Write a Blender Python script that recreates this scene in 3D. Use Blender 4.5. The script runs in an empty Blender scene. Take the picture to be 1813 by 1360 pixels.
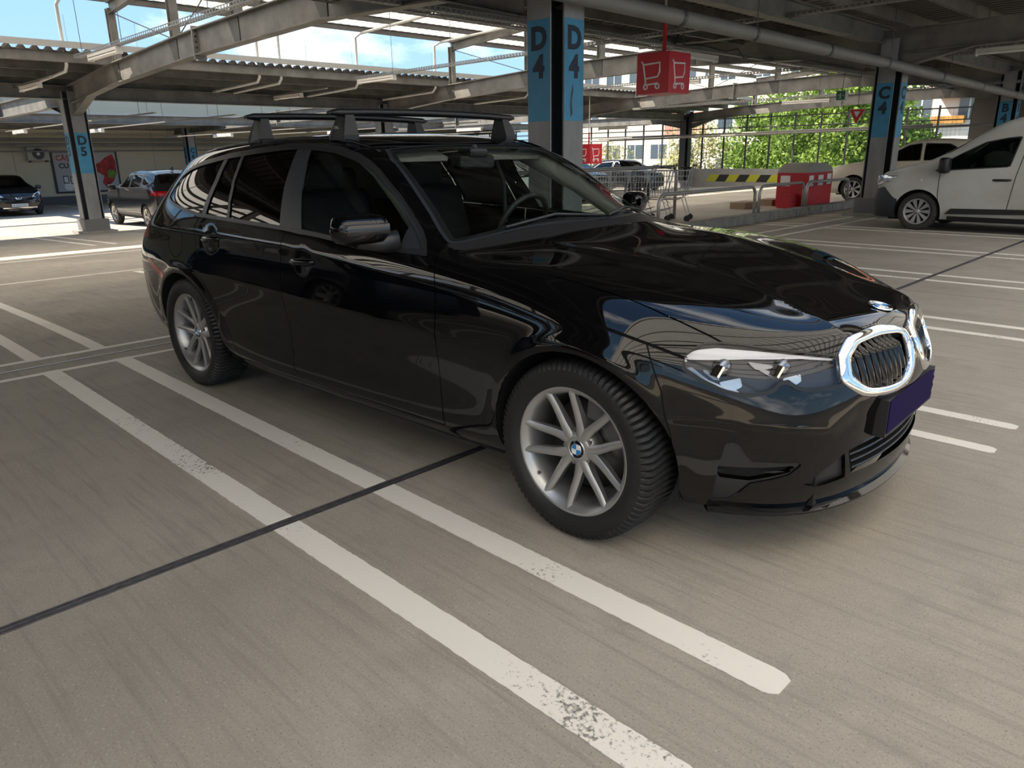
import bpy, math, random
import numpy as np
from mathutils import Vector, Matrix
random.seed(3); PI=math.pi
sc=bpy.context.scene; COL=sc.collection
# ------------------------------------------------------------ camera
CAMP=(1.58201,-2.70406,1.31693)
F=(-0.67622770,0.67405401,-0.29726637); R_=(0.70930474,0.70473023,-0.01555934); U_=(-0.19900476,0.22137411,0.9546678)
cd=bpy.data.cameras.new('camera'); cam=bpy.data.objects.new('camera',cd); COL.objects.link(cam)
cam.matrix_world=Matrix(((R_[0],U_[0],-F[0],CAMP[0]),(R_[1],U_[1],-F[1],CAMP[1]),(R_[2],U_[2],-F[2],CAMP[2]),(0,0,0,1)))
cd.sensor_width=36; cd.lens=1311.82*36/1813; cd.clip_end=500; cd.clip_start=.05
sc.camera=cam
# ------------------------------------------------------------ light
EXPOSURE=1.62
SUN=4.8; SKY=1.0
SUNDIR=Vector((-.70,-.55,1)).normalized()      # towards the sun
w=bpy.data.worlds.new('world'); sc.world=w; w.use_nodes=True
nt=w.node_tree; nt.nodes.clear()
def nd(nt,t,**k):
    n=nt.nodes.new(t)
    for a,b in k.items():
        if a.startswith('i_'): n.inputs[a[2:]].default_value=b
        else: setattr(n,a,b)
    return n
out=nd(nt,'ShaderNodeOutputWorld'); bg=nd(nt,'ShaderNodeBackground'); bg.inputs[1].default_value=SKY
tc=nd(nt,'ShaderNodeTexCoord'); sep=nd(nt,'ShaderNodeSeparateXYZ')
ramp=nd(nt,'ShaderNodeValToRGB'); cr=ramp.color_ramp
cr.elements[0].position=0; cr.elements[0].color=(.20,.31,.41,1)
cr.elements[1].position=.75; cr.elements[1].color=(.075,.15,.29,1)
e=cr.elements.new(.22); e.color=(.14,.255,.39,1)
nz=nd(nt,'ShaderNodeTexNoise'); nz.inputs['Scale'].default_value=2.1; nz.inputs['Detail'].default_value=8; nz.inputs['Roughness'].default_value=.55
mp=nd(nt,'ShaderNodeMapping'); mp.inputs['Scale'].default_value=(1,1,2.2); mp.inputs['Location'].default_value=(.35,.1,.0)
cl=nd(nt,'ShaderNodeValToRGB'); cl.color_ramp.elements[0].position=.515; cl.color_ramp.elements[1].position=.68
mx=nd(nt,'ShaderNodeMix',data_type='RGBA'); mx.inputs[7].default_value=(.95,.93,.92,1)
L=nt.links.new
L(tc.outputs['Generated'],sep.inputs[0]); L(sep.outputs['Z'],ramp.inputs[0]); L(tc.outputs['Generated'],mp.inputs[0]); L(mp.outputs[0],nz.inputs['Vector'])
L(nz.outputs['Fac'],cl.inputs[0]); L(cl.outputs[0],mx.inputs[0]); L(ramp.outputs[0],mx.inputs[6]); L(mx.outputs[2],bg.inputs[0]); L(bg.outputs[0],out.inputs[0])
sd=bpy.data.lights.new('sun','SUN'); sd.energy=SUN; sd.angle=math.radians(.53); sd.color=(1,.89,.74)
so=bpy.data.objects.new('sun',sd); COL.objects.link(so); so.rotation_euler=SUNDIR.to_track_quat('Z','Y').to_euler(); so.location=(0,0,30)
vs=sc.view_settings; vs.view_transform='Standard'; vs.look='None'; vs.gamma=1; vs.use_curve_mapping=False; vs.exposure=EXPOSURE
sc.cycles.max_bounces=10; sc.cycles.diffuse_bounces=5; sc.cycles.glossy_bounces=5; sc.cycles.transparent_max_bounces=16
sc.cycles.sample_clamp_indirect=8; sc.cycles.caustics_reflective=False; sc.cycles.caustics_refractive=False
# ------------------------------------------------------------ materials
MATS={}
def mat(name,col,rough=.5,metal=0,var=0,vscale=4,bump=0,bscale=40,spec=.5,coat=0,ior=1.5,emit=0,stretch=(1,1,1),dark=None):
    if name in MATS: return MATS[name]
    m=bpy.data.materials.new(name); m.use_nodes=True; t=m.node_tree; b=t.nodes['Principled BSDF']
    b.inputs['Base Color'].default_value=(*col,1); b.inputs['Roughness'].default_value=rough; b.inputs['Metallic'].default_value=metal
    b.inputs['IOR'].default_value=ior; b.inputs['Coat Weight'].default_value=coat; b.inputs['Specular IOR Level'].default_value=spec
    if emit: b.inputs['Emission Color'].default_value=(*col,1); b.inputs['Emission Strength'].default_value=emit
    if var or bump:
        tc=nd(t,'ShaderNodeTexCoord'); mp=nd(t,'ShaderNodeMapping'); mp.inputs['Scale'].default_value=stretch; t.links.new(tc.outputs['Object'],mp.inputs[0])
    if var:
        n=nd(t,'ShaderNodeTexNoise'); n.inputs['Scale'].default_value=vscale; n.inputs['Detail'].default_value=6; n.inputs['Roughness'].default_value=.6
        x=nd(t,'ShaderNodeMix',data_type='RGBA'); dk=dark or tuple(c*(1-var) for c in col); x.inputs[6].default_value=(*dk,1); x.inputs[7].default_value=(*[min(1,c*(1+var*.6)) for c in col],1)
        r=nd(t,'ShaderNodeMapRange'); r.inputs[1].default_value=.3; r.inputs[2].default_value=.7
        t.links.new(mp.outputs[0],n.inputs['Vector']); t.links.new(n.outputs['Fac'],r.inputs[0]); t.links.new(r.outputs[0],x.inputs[0]); t.links.new(x.outputs[2],b.inputs['Base Color'])
    if bump:
        n=nd(t,'ShaderNodeTexNoise'); n.inputs['Scale'].default_value=bscale; n.inputs['Detail'].default_value=4; bp=nd(t,'ShaderNodeBump'); bp.inputs['Strength'].default_value=bump; bp.inputs['Distance'].default_value=.01
        t.links.new(mp.outputs[0],n.inputs['Vector']); t.links.new(n.outputs['Fac'],bp.inputs['Height']); t.links.new(bp.outputs[0],b.inputs['Normal'])
    MATS[name]=m; return m
def glassmat(name,tint,ior=1.5,rough=0.0):
    m=bpy.data.materials.new(name); m.use_nodes=True; t=m.node_tree; t.nodes.clear()
    o=nd(t,'ShaderNodeOutputMaterial'); a=nd(t,'ShaderNodeBsdfTransparent'); a.inputs[0].default_value=(*tint,1)
    g=nd(t,'ShaderNodeBsdfGlossy'); g.inputs['Roughness'].default_value=rough; f=nd(t,'ShaderNodeFresnel'); f.inputs[0].default_value=ior; x=nd(t,'ShaderNodeMixShader')
    gg=nd(t,'ShaderNodeNewGeometry'); mm=nd(t,'ShaderNodeMapRange'); mm.inputs[3].default_value=ior; mm.inputs[4].default_value=1/ior; t.links.new(gg.outputs['Backfacing'],mm.inputs[0]); t.links.new(mm.outputs[0],f.inputs[0])
    t.links.new(f.outputs[0],x.inputs[0]); t.links.new(a.outputs[0],x.inputs[1]); t.links.new(g.outputs[0],x.inputs[2]); t.links.new(x.outputs[0],o.inputs[0]); MATS[name]=m; return m
def sheetmat(name,col,trans):
    m=bpy.data.materials.new(name); m.use_nodes=True; t=m.node_tree; t.nodes.clear()
    o=nd(t,'ShaderNodeOutputMaterial'); a=nd(t,'ShaderNodeBsdfDiffuse'); a.inputs[0].default_value=(*col,1); g=nd(t,'ShaderNodeBsdfTranslucent'); g.inputs[0].default_value=(*col,1)
    x=nd(t,'ShaderNodeMixShader'); x.inputs[0].default_value=trans; t.links.new(a.outputs[0],x.inputs[1]); t.links.new(g.outputs[0],x.inputs[2]); t.links.new(x.outputs[0],o.inputs[0]); return m
STEEL=mat('galvanised_steel',(.205,.198,.182),.55,.25,var=.28,vscale=2.2,dark=(.12,.114,.104))
STEELD=mat('dark_purlin_steel',(.10,.098,.092),.6,.2,var=.25,vscale=3)
DECK=mat('deck_sheet',(.125,.12,.112),.5,.2,var=.15,vscale=1.5)
DARKP=mat('dark_column_paint',(.035,.037,.042),.5,0,var=.2,vscale=5)
GREYP=mat('column_grey_paint',(.25,.255,.26),.6,0,var=.25,vscale=5,stretch=(1,1,.25))
BLUEP=mat('column_blue_band',(.045,.25,.43),.5,0,var=.12,vscale=6)
LETTER=mat('letter_navy',(.012,.022,.04),.6)
WHITEPIPE=mat('white_pipe',(.62,.62,.60),.45)
GREYPIPE=mat('grey_pipe',(.20,.195,.18),.5,var=.15,vscale=3)
LAMPW=mat('luminaire_housing',(.72,.69,.64),.4)
TUBE=mat('fluorescent_tube',(.85,.83,.78),.3)
REDP=mat('sign_red',(.50,.008,.02),.4); WHITEP=mat('sign_white',(.75,.74,.72),.5)
CREAM=mat('cream_wall_paint',(.62,.55,.41),.8,var=.06,vscale=.6)
BLACK=mat('black_plastic',(.012,.012,.013),.45); GALV=mat('zinc_tube',(.42,.42,.42),.35,.6,var=.1,vscale=10)
SHEET=sheetmat('translucent_sheet',(.88,.85,.79),.62)
# ------------------------------------------------------------ mesh helpers
class B:
    def __init__(s): s.v=[]; s.f=[]
    def add(s,v,f):
        n=len(s.v); s.v+= [tuple(a) for a in v]; s.f+=[tuple(i+n for i in q) for q in f]; return s
    def box(s,x0,x1,y0,y1,z0,z1):
        return s.add([(x0,y0,z0),(x1,y0,z0),(x1,y1,z0),(x0,y1,z0),(x0,y0,z1),(x1,y0,z1),(x1,y1,z1),(x0,y1,z1)],[(3,2,1,0),(4,5,6,7),(0,1,5,4),(1,2,6,5),(2,3,7,6),(3,0,4,7)])
    def bar(s,p,q,w,h,up=(0,0,1)):
        p=Vector(p); q=Vector(q); d=(q-p).normalized(); u=Vector(up)
        if abs(d.dot(u))>.99: u=Vector((1,0,0))
        r=d.cross(u).normalized(); u=r.cross(d)
        c=[(-1,-1),(1,-1),(1,1),(-1,1)]
        v=[p+r*(a*w/2)+u*(b*h/2) for a,b in c]+[q+r*(a*w/2)+u*(b*h/2) for a,b in c]
        return s.add(v,[(0,1,2,3),(7,6,5,4),(1,0,4,5),(2,1,5,6),(3,2,6,7),(0,3,7,4)])
    def ibeam(s,p,q,w,h,tf=.018,tw=.012):
        p=Vector(p); q=Vector(q); d=(q-p).normalized(); r=d.cross(Vector((0,0,1))).normalized(); u=r.cross(d)
        s.bar(p+u*(h/2-tf/2),q+u*(h/2-tf/2),w,tf); s.bar(p-u*(h/2-tf/2),q-u*(h/2-tf/2),w,tf); return s.bar(p,q,tw,h-2*tf)
    def tube(s,pts,r,n=8,cap=True):
        pts=[Vector(p) for p in pts]; rings=[]; m=len(pts); u=None
        for i,p in enumerate(pts):
            d=((pts[min(i+1,m-1)]-pts[max(i-1,0)])).normalized()
            if u is None:
                u=d.cross(Vector((0,0,1)))
                if u.length<.1: u=d.cross(Vector((1,0,0)))
            u=(u-d*u.dot(d)).normalized(); v=d.cross(u); rr=r[i] if isinstance(r,(list,tuple)) else r
            rings.append([p+(u*math.cos(2*PI*k/n)+v*math.sin(2*PI*k/n))*rr for k in range(n)])
        V=[a for g in rings for a in g]; Fc=[(i*n+k,i*n+(k+1)%n,(i+1)*n+(k+1)%n,(i+1)*n+k) for i in range(m-1) for k in range(n)]
        if cap: Fc+=[tuple(range(n))[::-1],tuple((m-1)*n+k for k in range(n))]
        return s.add(V,Fc)
    def lathe(s,prof,n=32,axis='y',c=(0,0,0),a0=0,a1=2*PI,cap=False):
        full=abs(a1-a0-2*PI)<1e-6; k=n if full else n+1; V=[]
        for i in range(k):
            a=a0+(a1-a0)*i/n; ca,sa=math.cos(a),math.sin(a)
            for (r,h) in prof:
                V.append({'y':(c[0]+r*ca,c[1]+h,c[2]+r*sa),'z':(c[0]+r*ca,c[1]+r*sa,c[2]+h),'x':(c[0]+h,c[1]+r*ca,c[2]+r*sa)}[axis])
        m=len(prof); Fc=[]
        for i in range(n):
            j=(i+1)%k
            for t in range(m-1): Fc.append((i*m+t,i*m+t+1,j*m+t+1,j*m+t))
        return s.add(V,Fc)
    def build(s,name,m,parent=None,smooth=False,**k):
        return mk(name,s.v,s.f,m,parent,smooth,**k)
def tag(o,label=None,cat=None,group=None,kind=None):
    if label: o['label']=label
    if cat: o['category']=cat
    if group: o['group']=group
    if kind: o['kind']=kind
    return o
def mk(name,v,f,m,parent=None,smooth=False,**k):
    me=bpy.data.meshes.new(name); me.from_pydata([tuple(a) for a in v],[],[tuple(q) for q in f]); me.update()
    if m is not None:
        for mm in (m if isinstance(m,(list,tuple)) else [m]): me.materials.append(mm)
    if smooth: me.polygons.foreach_set('use_smooth',[True]*len(me.polygons))
    if smooth=='auto':
        try: me.set_sharp_from_angle(angle=math.radians(35))
        except Exception: pass
    o=bpy.data.objects.new(name,me); COL.objects.link(o)
    if parent: o.parent=parent
    return tag(o,**k)
def empty(name,loc=(0,0,0),rz=0,**k):
    o=bpy.data.objects.new(name,None); COL.objects.link(o); o.location=loc; o.rotation_euler=(0,0,rz); o.empty_display_size=.2; return tag(o,**k)
def copy_tree(o,parent=None):
    c=o.copy(); COL.objects.link(c); c.parent=parent
    for ch in list(o.children): copy_tree(ch,c)
    return c
def text(name,s,size,loc,rot,m,parent=None,ext=.002,bold=0,align='CENTER',**k):
    cu=bpy.data.curves.new(name,'FONT'); cu.body=s; cu.size=size; cu.extrude=ext; cu.offset=bold; cu.align_x=align; cu.align_y='CENTER'; cu.resolution_u=3
    t=bpy.data.objects.new('tmp',cu); COL.objects.link(t); dg=bpy.context.evaluated_depsgraph_get(); me=bpy.data.meshes.new_from_object(t.evaluated_get(dg)); bpy.data.objects.remove(t)
    me.name=name; me.materials.clear(); me.materials.append(m); o=bpy.data.objects.new(name,me); COL.objects.link(o); o.location=loc; o.rotation_euler=rot
    if parent: o.parent=parent
    return tag(o,**k)
# ------------------------------------------------------------ floor
GP=[(-62,-.62),(-24,-.62),(-20,-.5),(-13,-.27),(-6,-.03),(-4.5,0),(14,0)]
def gz(x): return float(np.interp(x,[a for a,b in GP],[b for a,b in GP]))
def concrete():
    m=bpy.data.materials.new('broomed_concrete'); m.use_nodes=True; t=m.node_tree; b=t.nodes['Principled BSDF']; b.inputs['Roughness'].default_value=.72; b.inputs['Specular IOR Level'].default_value=.35
    tc=nd(t,'ShaderNodeTexCoord'); ln=t.links.new
    def noise(sc_,det,ro=.6,scale=(1,1,1)):
        mp=nd(t,'ShaderNodeMapping'); mp.inputs['Scale'].default_value=scale; n=nd(t,'ShaderNodeTexNoise'); n.inputs['Scale'].default_value=sc_; n.inputs['Detail'].default_value=det; n.inputs['Roughness'].default_value=ro
        ln(tc.outputs['Object'],mp.inputs[0]); ln(mp.outputs[0],n.inputs['Vector']); return n.outputs['Fac']
    def mixc(fac,a,c,lo,hi,mode='MIX'):
        r=nd(t,'ShaderNodeMapRange'); r.inputs[1].default_value=lo; r.inputs[2].default_value=hi; ln(fac,r.inputs[0]); x=nd(t,'ShaderNodeMix',data_type='RGBA',blend_type=mode); ln(r.outputs[0],x.inputs[0])
        for k,v in ((6,a),(7,c)):
            if isinstance(v,tuple): x.inputs[k].default_value=(*v,1)
            else: ln(v,x.inputs[k])
        return x.outputs[2]
    c=mixc(noise(.55,6),(.30,.268,.222),(.41,.368,.305),.35,.65)
    c=mixc(noise(2.3,5),c,(.25,.224,.185),.52,.85)
    c=mixc(noise(110,3,.75),c,(.52,.48,.42),.57,.76)
    c=mixc(noise(150,3,.75),c,(.09,.082,.07),.56,.74)
    c=mixc(noise(26,4,.7,(.05,1,1)),c,(.20,.18,.152),.5,.9)
    c=mixc(noise(7,2,.5),c,(.06,.055,.05),.785,.80)
    ln(c,b.inputs['Base Color'])
    bp=nd(t,'ShaderNodeBump'); bp.inputs['Strength'].default_value=.35; bp.inputs['Distance'].default_value=.004; ln(noise(200,4,.7),bp.inputs['Height'])
    bp2=nd(t,'ShaderNodeBump'); bp2.inputs['Strength'].default_value=.25; bp2.inputs['Distance'].default_value=.003; ln(noise(60,3,.6,(.05,1,1)),bp2.inputs['Height']); ln(bp.outputs[0],bp2.inputs['Normal']); ln(bp2.outputs[0],b.inputs['Normal'])
    return m
CONC=concrete()
b=B()
# slab bays with recessed joints: edges in x
XJ=[-62,-46,-36,-28.1,-20.2,-12.2,-4.06,-.81,7.2,14]; YJ=[-24,-15.4,-10.6,-5.9,3.6,8.3,13.1,17.8,22.6,27.3,32.05]
YJ=[-43,-34,-24,-15.4,-5.9,5.0,13.1,22.6,32.05]
def floor_patch(b,x0,x1,y0,y1):
    xs=sorted(set([x0,x1]+[a for a,_ in GP if x0<a<x1]))
    for a,c in zip(xs,xs[1:]):
        za,zc=gz(a),gz(c); b.add([(a,y0,za),(c,y0,zc),(c,y1,zc),(a,y1,za)],[(0,1,2,3)])
G0=.004
for i,(x0,x1) in enumerate(zip(XJ,XJ[1:])):
    g0=.028 if x0 in(-4.06,) else (.024 if x0==-.81 else G0); g1=.028 if x1 in(-4.06,) else (.024 if x1==-.81 else G0)
    for y0,y1 in zip(YJ,YJ[1:]): floor_patch(b,x0+g0,x1-g1,y0+G0,y1-G0)
floor=b.build('floor',CONC,kind='structure')
b=B()
for a,c in zip([p[0] for p in GP],[p[0] for p in GP][1:]): b.add([(a,-43,gz(a)-.018),(c,-43,gz(c)-.018),(c,32.05,gz(c)-.018),(a,32.05,gz(a)-.018)],[(0,1,2,3)])
b.build('joint_bed',mat('joint_dark',(.03,.03,.032),.7),floor)
# steel expansion profile in the joint beneath the car
EXP=mat('expansion_joint_rubber',(.035,.034,.042),.5); ALU=mat('expansion_joint_aluminium',(.22,.21,.22),.4,.7,var=.3,vscale=30)
b=B(); b.box(-.834,-.786,-24,32,-.016,-.006); b.build('expansion_rubber',EXP,floor)
b=B(); 
for x in (-.832,-.811,-.79): b.box(x-.0018,x+.0018,-24,32,-.012,.0015)
b.build('expansion_rail',ALU,floor)
b=B(); b.box(-4.086,-4.034,-24,32,-.012,-.002); b.build('drain_channel',EXP,floor)
b=B(); b.box(-4.068,-4.055,-24,32,-.01,.003); b.build('drain_rail',mat('drain_rail_bright',(.5,.5,.5),.4,.5),floor)
# painted lines
def paint():
    m=bpy.data.materials.new('line_paint'); m.use_nodes=True; t=m.node_tree; b=t.nodes['Principled BSDF']; b.inputs['Roughness'].default_value=.6
    tc=nd(t,'ShaderNodeTexCoord'); n=nd(t,'ShaderNodeTexNoise'); n.inputs['Scale'].default_value=75; n.inputs['Detail'].default_value=5; n.inputs['Roughness'].default_value=.7
    n2=nd(t,'ShaderNodeTexNoise'); n2.inputs['Scale'].default_value=1.7; n2.inputs['Detail'].default_value=3
    ad=nd(t,'ShaderNodeMath',operation='ADD'); r=nd(t,'ShaderNodeMapRange'); r.inputs[1].default_value=1.17; r.inputs[2].default_value=1.27
    x=nd(t,'ShaderNodeMix',data_type='RGBA'); x.inputs[6].default_value=(.80,.755,.67,1); x.inputs[7].default_value=(.21,.195,.17,1)
    for a,c in ((tc.outputs['Object'],n.inputs['Vector']),(tc.outputs['Object'],n2.inputs['Vector']),(n.outputs['Fac'],ad.inputs[0]),(n2.outputs['Fac'],ad.inputs[1]),(ad.outputs[0],r.inputs[0]),(r.outputs[0],x.inputs[0]),(x.outputs[2],b.inputs['Base Color'])): t.links.new(a,c)
    bp=nd(t,'ShaderNodeBump'); bp.inputs['Strength'].default_value=.4; bp.inputs['Distance'].default_value=.003; t.links.new(n.outputs['Fac'],bp.inputs['Height']); t.links.new(bp.outputs[0],b.inputs['Normal'])
    return m
PAINT=paint()
def linex(x0,x1,y,wd,parent,round_end=False):
    # ragged-edged strip along x, 3 mm thick
    n=max(6,int((x1-x0)/.018)) if x0>-5 and x1<2 else max(4,int((x1-x0)/.5)); rag=.0016 if n>6 else 0
    v=[];f=[]
    for i in range(n+1):
        x=x0+(x1-x0)*i/n; k=1
        if round_end and i>=n-1: k=.62 if i==n else .9
        z=gz(x)+.0035; a=y-wd/2*k+random.uniform(-rag,rag); c=y+wd/2*k+random.uniform(-rag,rag)
        v+=[(x,a,z-.003),(x,a,z),(x,c,z),(x,c,z-.003)]
        if i: q=4*i; f+=[(q-4,q,q+1,q-3),(q-3,q+1,q+2,q-2),(q-2,q+2,q+3,q-1)]
    f.append((4*n,4*n+3,4*n+2,4*n+1)); return mk('painted_line',v,f,PAINT,parent)
def liney(x,y0,y1,wd,parent):
    b=B(); b.box(x-wd/2,x+wd/2,y0,y1,gz(x)+.0005,gz(x)+.003); return b.build('painted_line',PAINT,parent)
pairs=[-8.45,-6.1,-3.72,None,1.215,3.625,5.91,8.17,10.6,13.1,15.5,17.9,20.3]
for (x0,x1) in ((-3.86,-.838),(-.782,.95)):
    for y in (-1.548,-1.108): linex(x0,x1,y,.105,floor,x1>.9)
for yc in pairs:
    if yc is None: continue
    for s in (-1,1):
        y=yc+s*.2; linex(-3.86,-.838,y,.085,floor); linex(-.782,.93,y,.085,floor,True)
for yc in [-8.4,-6,-3.7,-1.33]+[1.05+2.4*k for k in range(8)]:
    for s in (-1,1): linex(-9.2,-4.24,yc+s*.21,.095,floor)
liney(-4.27,-24,32,.055,floor); liney(-3.83,-24,32,.05,floor)
for yc in [-7.3+2.4*k for k in range(15)]:
    for s in (-1,1): linex(-25.2,-15.2,yc+s*.2,.09,floor)
    linex(-38,-31.5,yc+.2,.1,floor)
for x in (-9.4,-12.9): linex(x,x+.01,0,.001,floor) if 0 else liney(x,-24,5,.06,floor)
# ------------------------------------------------------------ walls of the car park
def wall(name,x0,x1,y0,y1,z0,z1,m): 
    b=B(); b.box(x0,x1,y0,y1,z0,z1); return b.build(name,m,kind='structure')
wl=wall('wall_left',-38.3,-38,-43,32.2,-.7,4.7,CREAM)
b=B(); b.box(-38,-37.96,-43,32,-.62,-.25); b.build('skirting_band',mat('wall_base_dark',(.10,.10,.105),.7),wl)
b=B()
for k in range(19): b.box(-37.999,-37.985,-24+k*3,-23.985+k*3,-.25,7.5)
b.build('cladding_joint',mat('wall_joint',(.33,.30,.25),.8),wl)
wn=wall('wall_near',-38,14,-43.3,-43,-.7,1.6,mat('brown_wall',(.13,.115,.10),.8))
wf=wall('wall_far',-38,-7.4,32.05,32.25,-.7,.42,mat('parapet_grey',(.33,.32,.30),.8,var=.12,vscale=2))
wb=wall('wall_back',-7.4,12,32.05,32.3,-.7,4.2,mat('brown_wall',(.13,.115,.10),.8))
# hazard stripes on the parapet
YEL=mat('hazard_yellow',(.42,.42,.03),.6); BLK=mat('hazard_black',(.02,.018,.018),.6)
x=-19.05;k=0
while x<-13.3:
    q=[(x,32.04,-.20),(x+.55,32.04,-.20),(x+.78,32.04,.14),(x+.23,32.04,.14)]
    mk('hazard_stripe',q+[(a,32.05,c) for a,_,c in q],[(0,1,2,3),(0,4,5,1),(1,5,6,2),(2,6,7,3),(3,7,4,0)],BLK if k%2 else YEL,wf); x+=.55;k+=1
# mesh fence
fe=empty('mesh_fence',(-22,32.1,.42),label='tall dark wire mesh fence standing on the grey parapet at the far edge',cat='fence')
fe.matrix_basis
def off(b,o): b.v=[(v[0]-o[0],v[1]-o[1],v[2]-o[2]) for v in b.v]; return b
FO=(-22,32.1,.42); FM=mat('fence_post_dark',(.05,.05,.052),.5,.3)
x=-37.4
while x<-7.4:
    b=B(); b.box(x-.035,x+.035,32.07,32.13,.42,2.9); off(b,FO).build('fence_post',FM,fe); x+=1.2
for z in (2.08,2.33,2.78): b=B(); b.box(-38,-7.4,32.08,32.12,z-.025,z+.025); off(b,FO).build('fence_rail',FM,fe)
b=B()
for k in range(190): xx=-38+.16*k; b.box(xx-.003,xx+.003,32.097,32.103,.42,2.8)
for k in range(15): b.box(-38,-7.4,32.097,32.103,.5+.16*k-.003,.5+.16*k+.003)
off(b,FO).build('fence_mesh',FM,fe,kind='stuff')
# ------------------------------------------------------------ steel columns
def column(x,y,lab,top,band=(2.55,1.6),txt=None):
    z0=gz(x); t=empty('steel_column',(x,y,z0),label=lab,cat='column',group=None)
    d,wd,tf=.245,.155,.02
    H=top-z0
    for nm,(ax,ay) in zip('abcd',((1,0),(-1,0),(0,1),(0,-1))):
        b=B()
        if ax: b.box(ax*d-tf/2,ax*d+tf/2,-wd,wd,.3,H)
        else: b.box(-wd,wd,ay*d-tf/2,ay*d+tf/2,.3,H)
        fl=b.build('flange',GREYP,t)
        b=B(); e=.0015; za,zb=band[1],band[0]
        if not txt: fl.data.materials[0]=DARKP if y>30 else GREYP; continue
        if ax: b.box(ax*(d+tf/2)-e,ax*(d+tf/2)+e,-wd+.004,wd-.004,za,zb)
        else: b.box(-wd+.004,wd-.004,ay*(d+tf/2)-e,ay*(d+tf/2)+e,za,zb)
        b.build('blue_band',BLUEP,fl)
        if txt and (ax==1 or ay==-1):
            rot=(PI/2,0,PI/2) if ax else (PI/2,0,0); dk=LETTER
            for ch,zz in zip(txt,(zb-.187,zb-.456)):
                loc=(d+tf/2+.004,0,zz) if ax else (0,-d-tf/2-.004,zz)
                text('letter',ch,.295,loc,rot,dk,t,ext=.0015,bold=.013)
    if txt=='D4':
        V=[(0,-.02,0),(0,.012,.05),(0,-.005,.16),(0,.02,.27),(0,.012,.34),(0,-.012,.25),(0,-.03,.12)]
        o=mk('paint_chip',[(d+tf/2+.003,y_-.03,z_+1.66) for _,y_,z_ in V],[tuple(range(7))],DARKP,t)
    b=B(); b.box(-d,d,-.012,.012,.3,H); b.box(-.012,.012,-d,d,.3,H); b.build('web',DARKP,t)
    b=B(); b.box(-.30,.30,-.30,.30,.06,.36); b.build('base_casing',mat('base_casing_grey',(.16,.165,.165),.6),t)
    b=B(); b.box(-.48,.48,-.42,.42,0,.07); b.build('base_plinth',mat('plinth_concrete',(.30,.29,.27),.8,var=.2),t)
    return t
names={(-4.02,3.6):('D4','steel column with blue bands marked D 4 right behind the black estate car'),(-20.2,3.6):('D5','steel column with blue bands marked D 5 standing left of the black estate car'),
(-4.02,13.25):('C4','steel column with blue bands marked C 4 in front of the white van'),(-4.1,22.6):('B4','steel column with blue bands marked B 4 beyond the roof of the white van'),(-36.2,13.1):('C6','far steel column with a blue band marked C against the cream wall')}
ys=[3.6,13.1,22.6]
for (x,y),(tx,lab) in names.items():
    column(x,y,lab,3.25 if x>-10 else (2.95 if x>-30 else 2.75),(2.605,1.632) if tx=='D4' else (2.48,1.5),tx)
for x,y,lab in [(-20.2,13.1,'plain far steel column between the rows, seen through the roof bars'),(-20.2,22.6,'plain far steel column second beyond the roof bars'),(-20.2,31.8,'dark steel corner column beside the mesh fence'),(-4.2,31.6,'steel column against the brown wall at the far right')]:
    column(x,y,lab,2.95 if x<-10 else 3.25)
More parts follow.
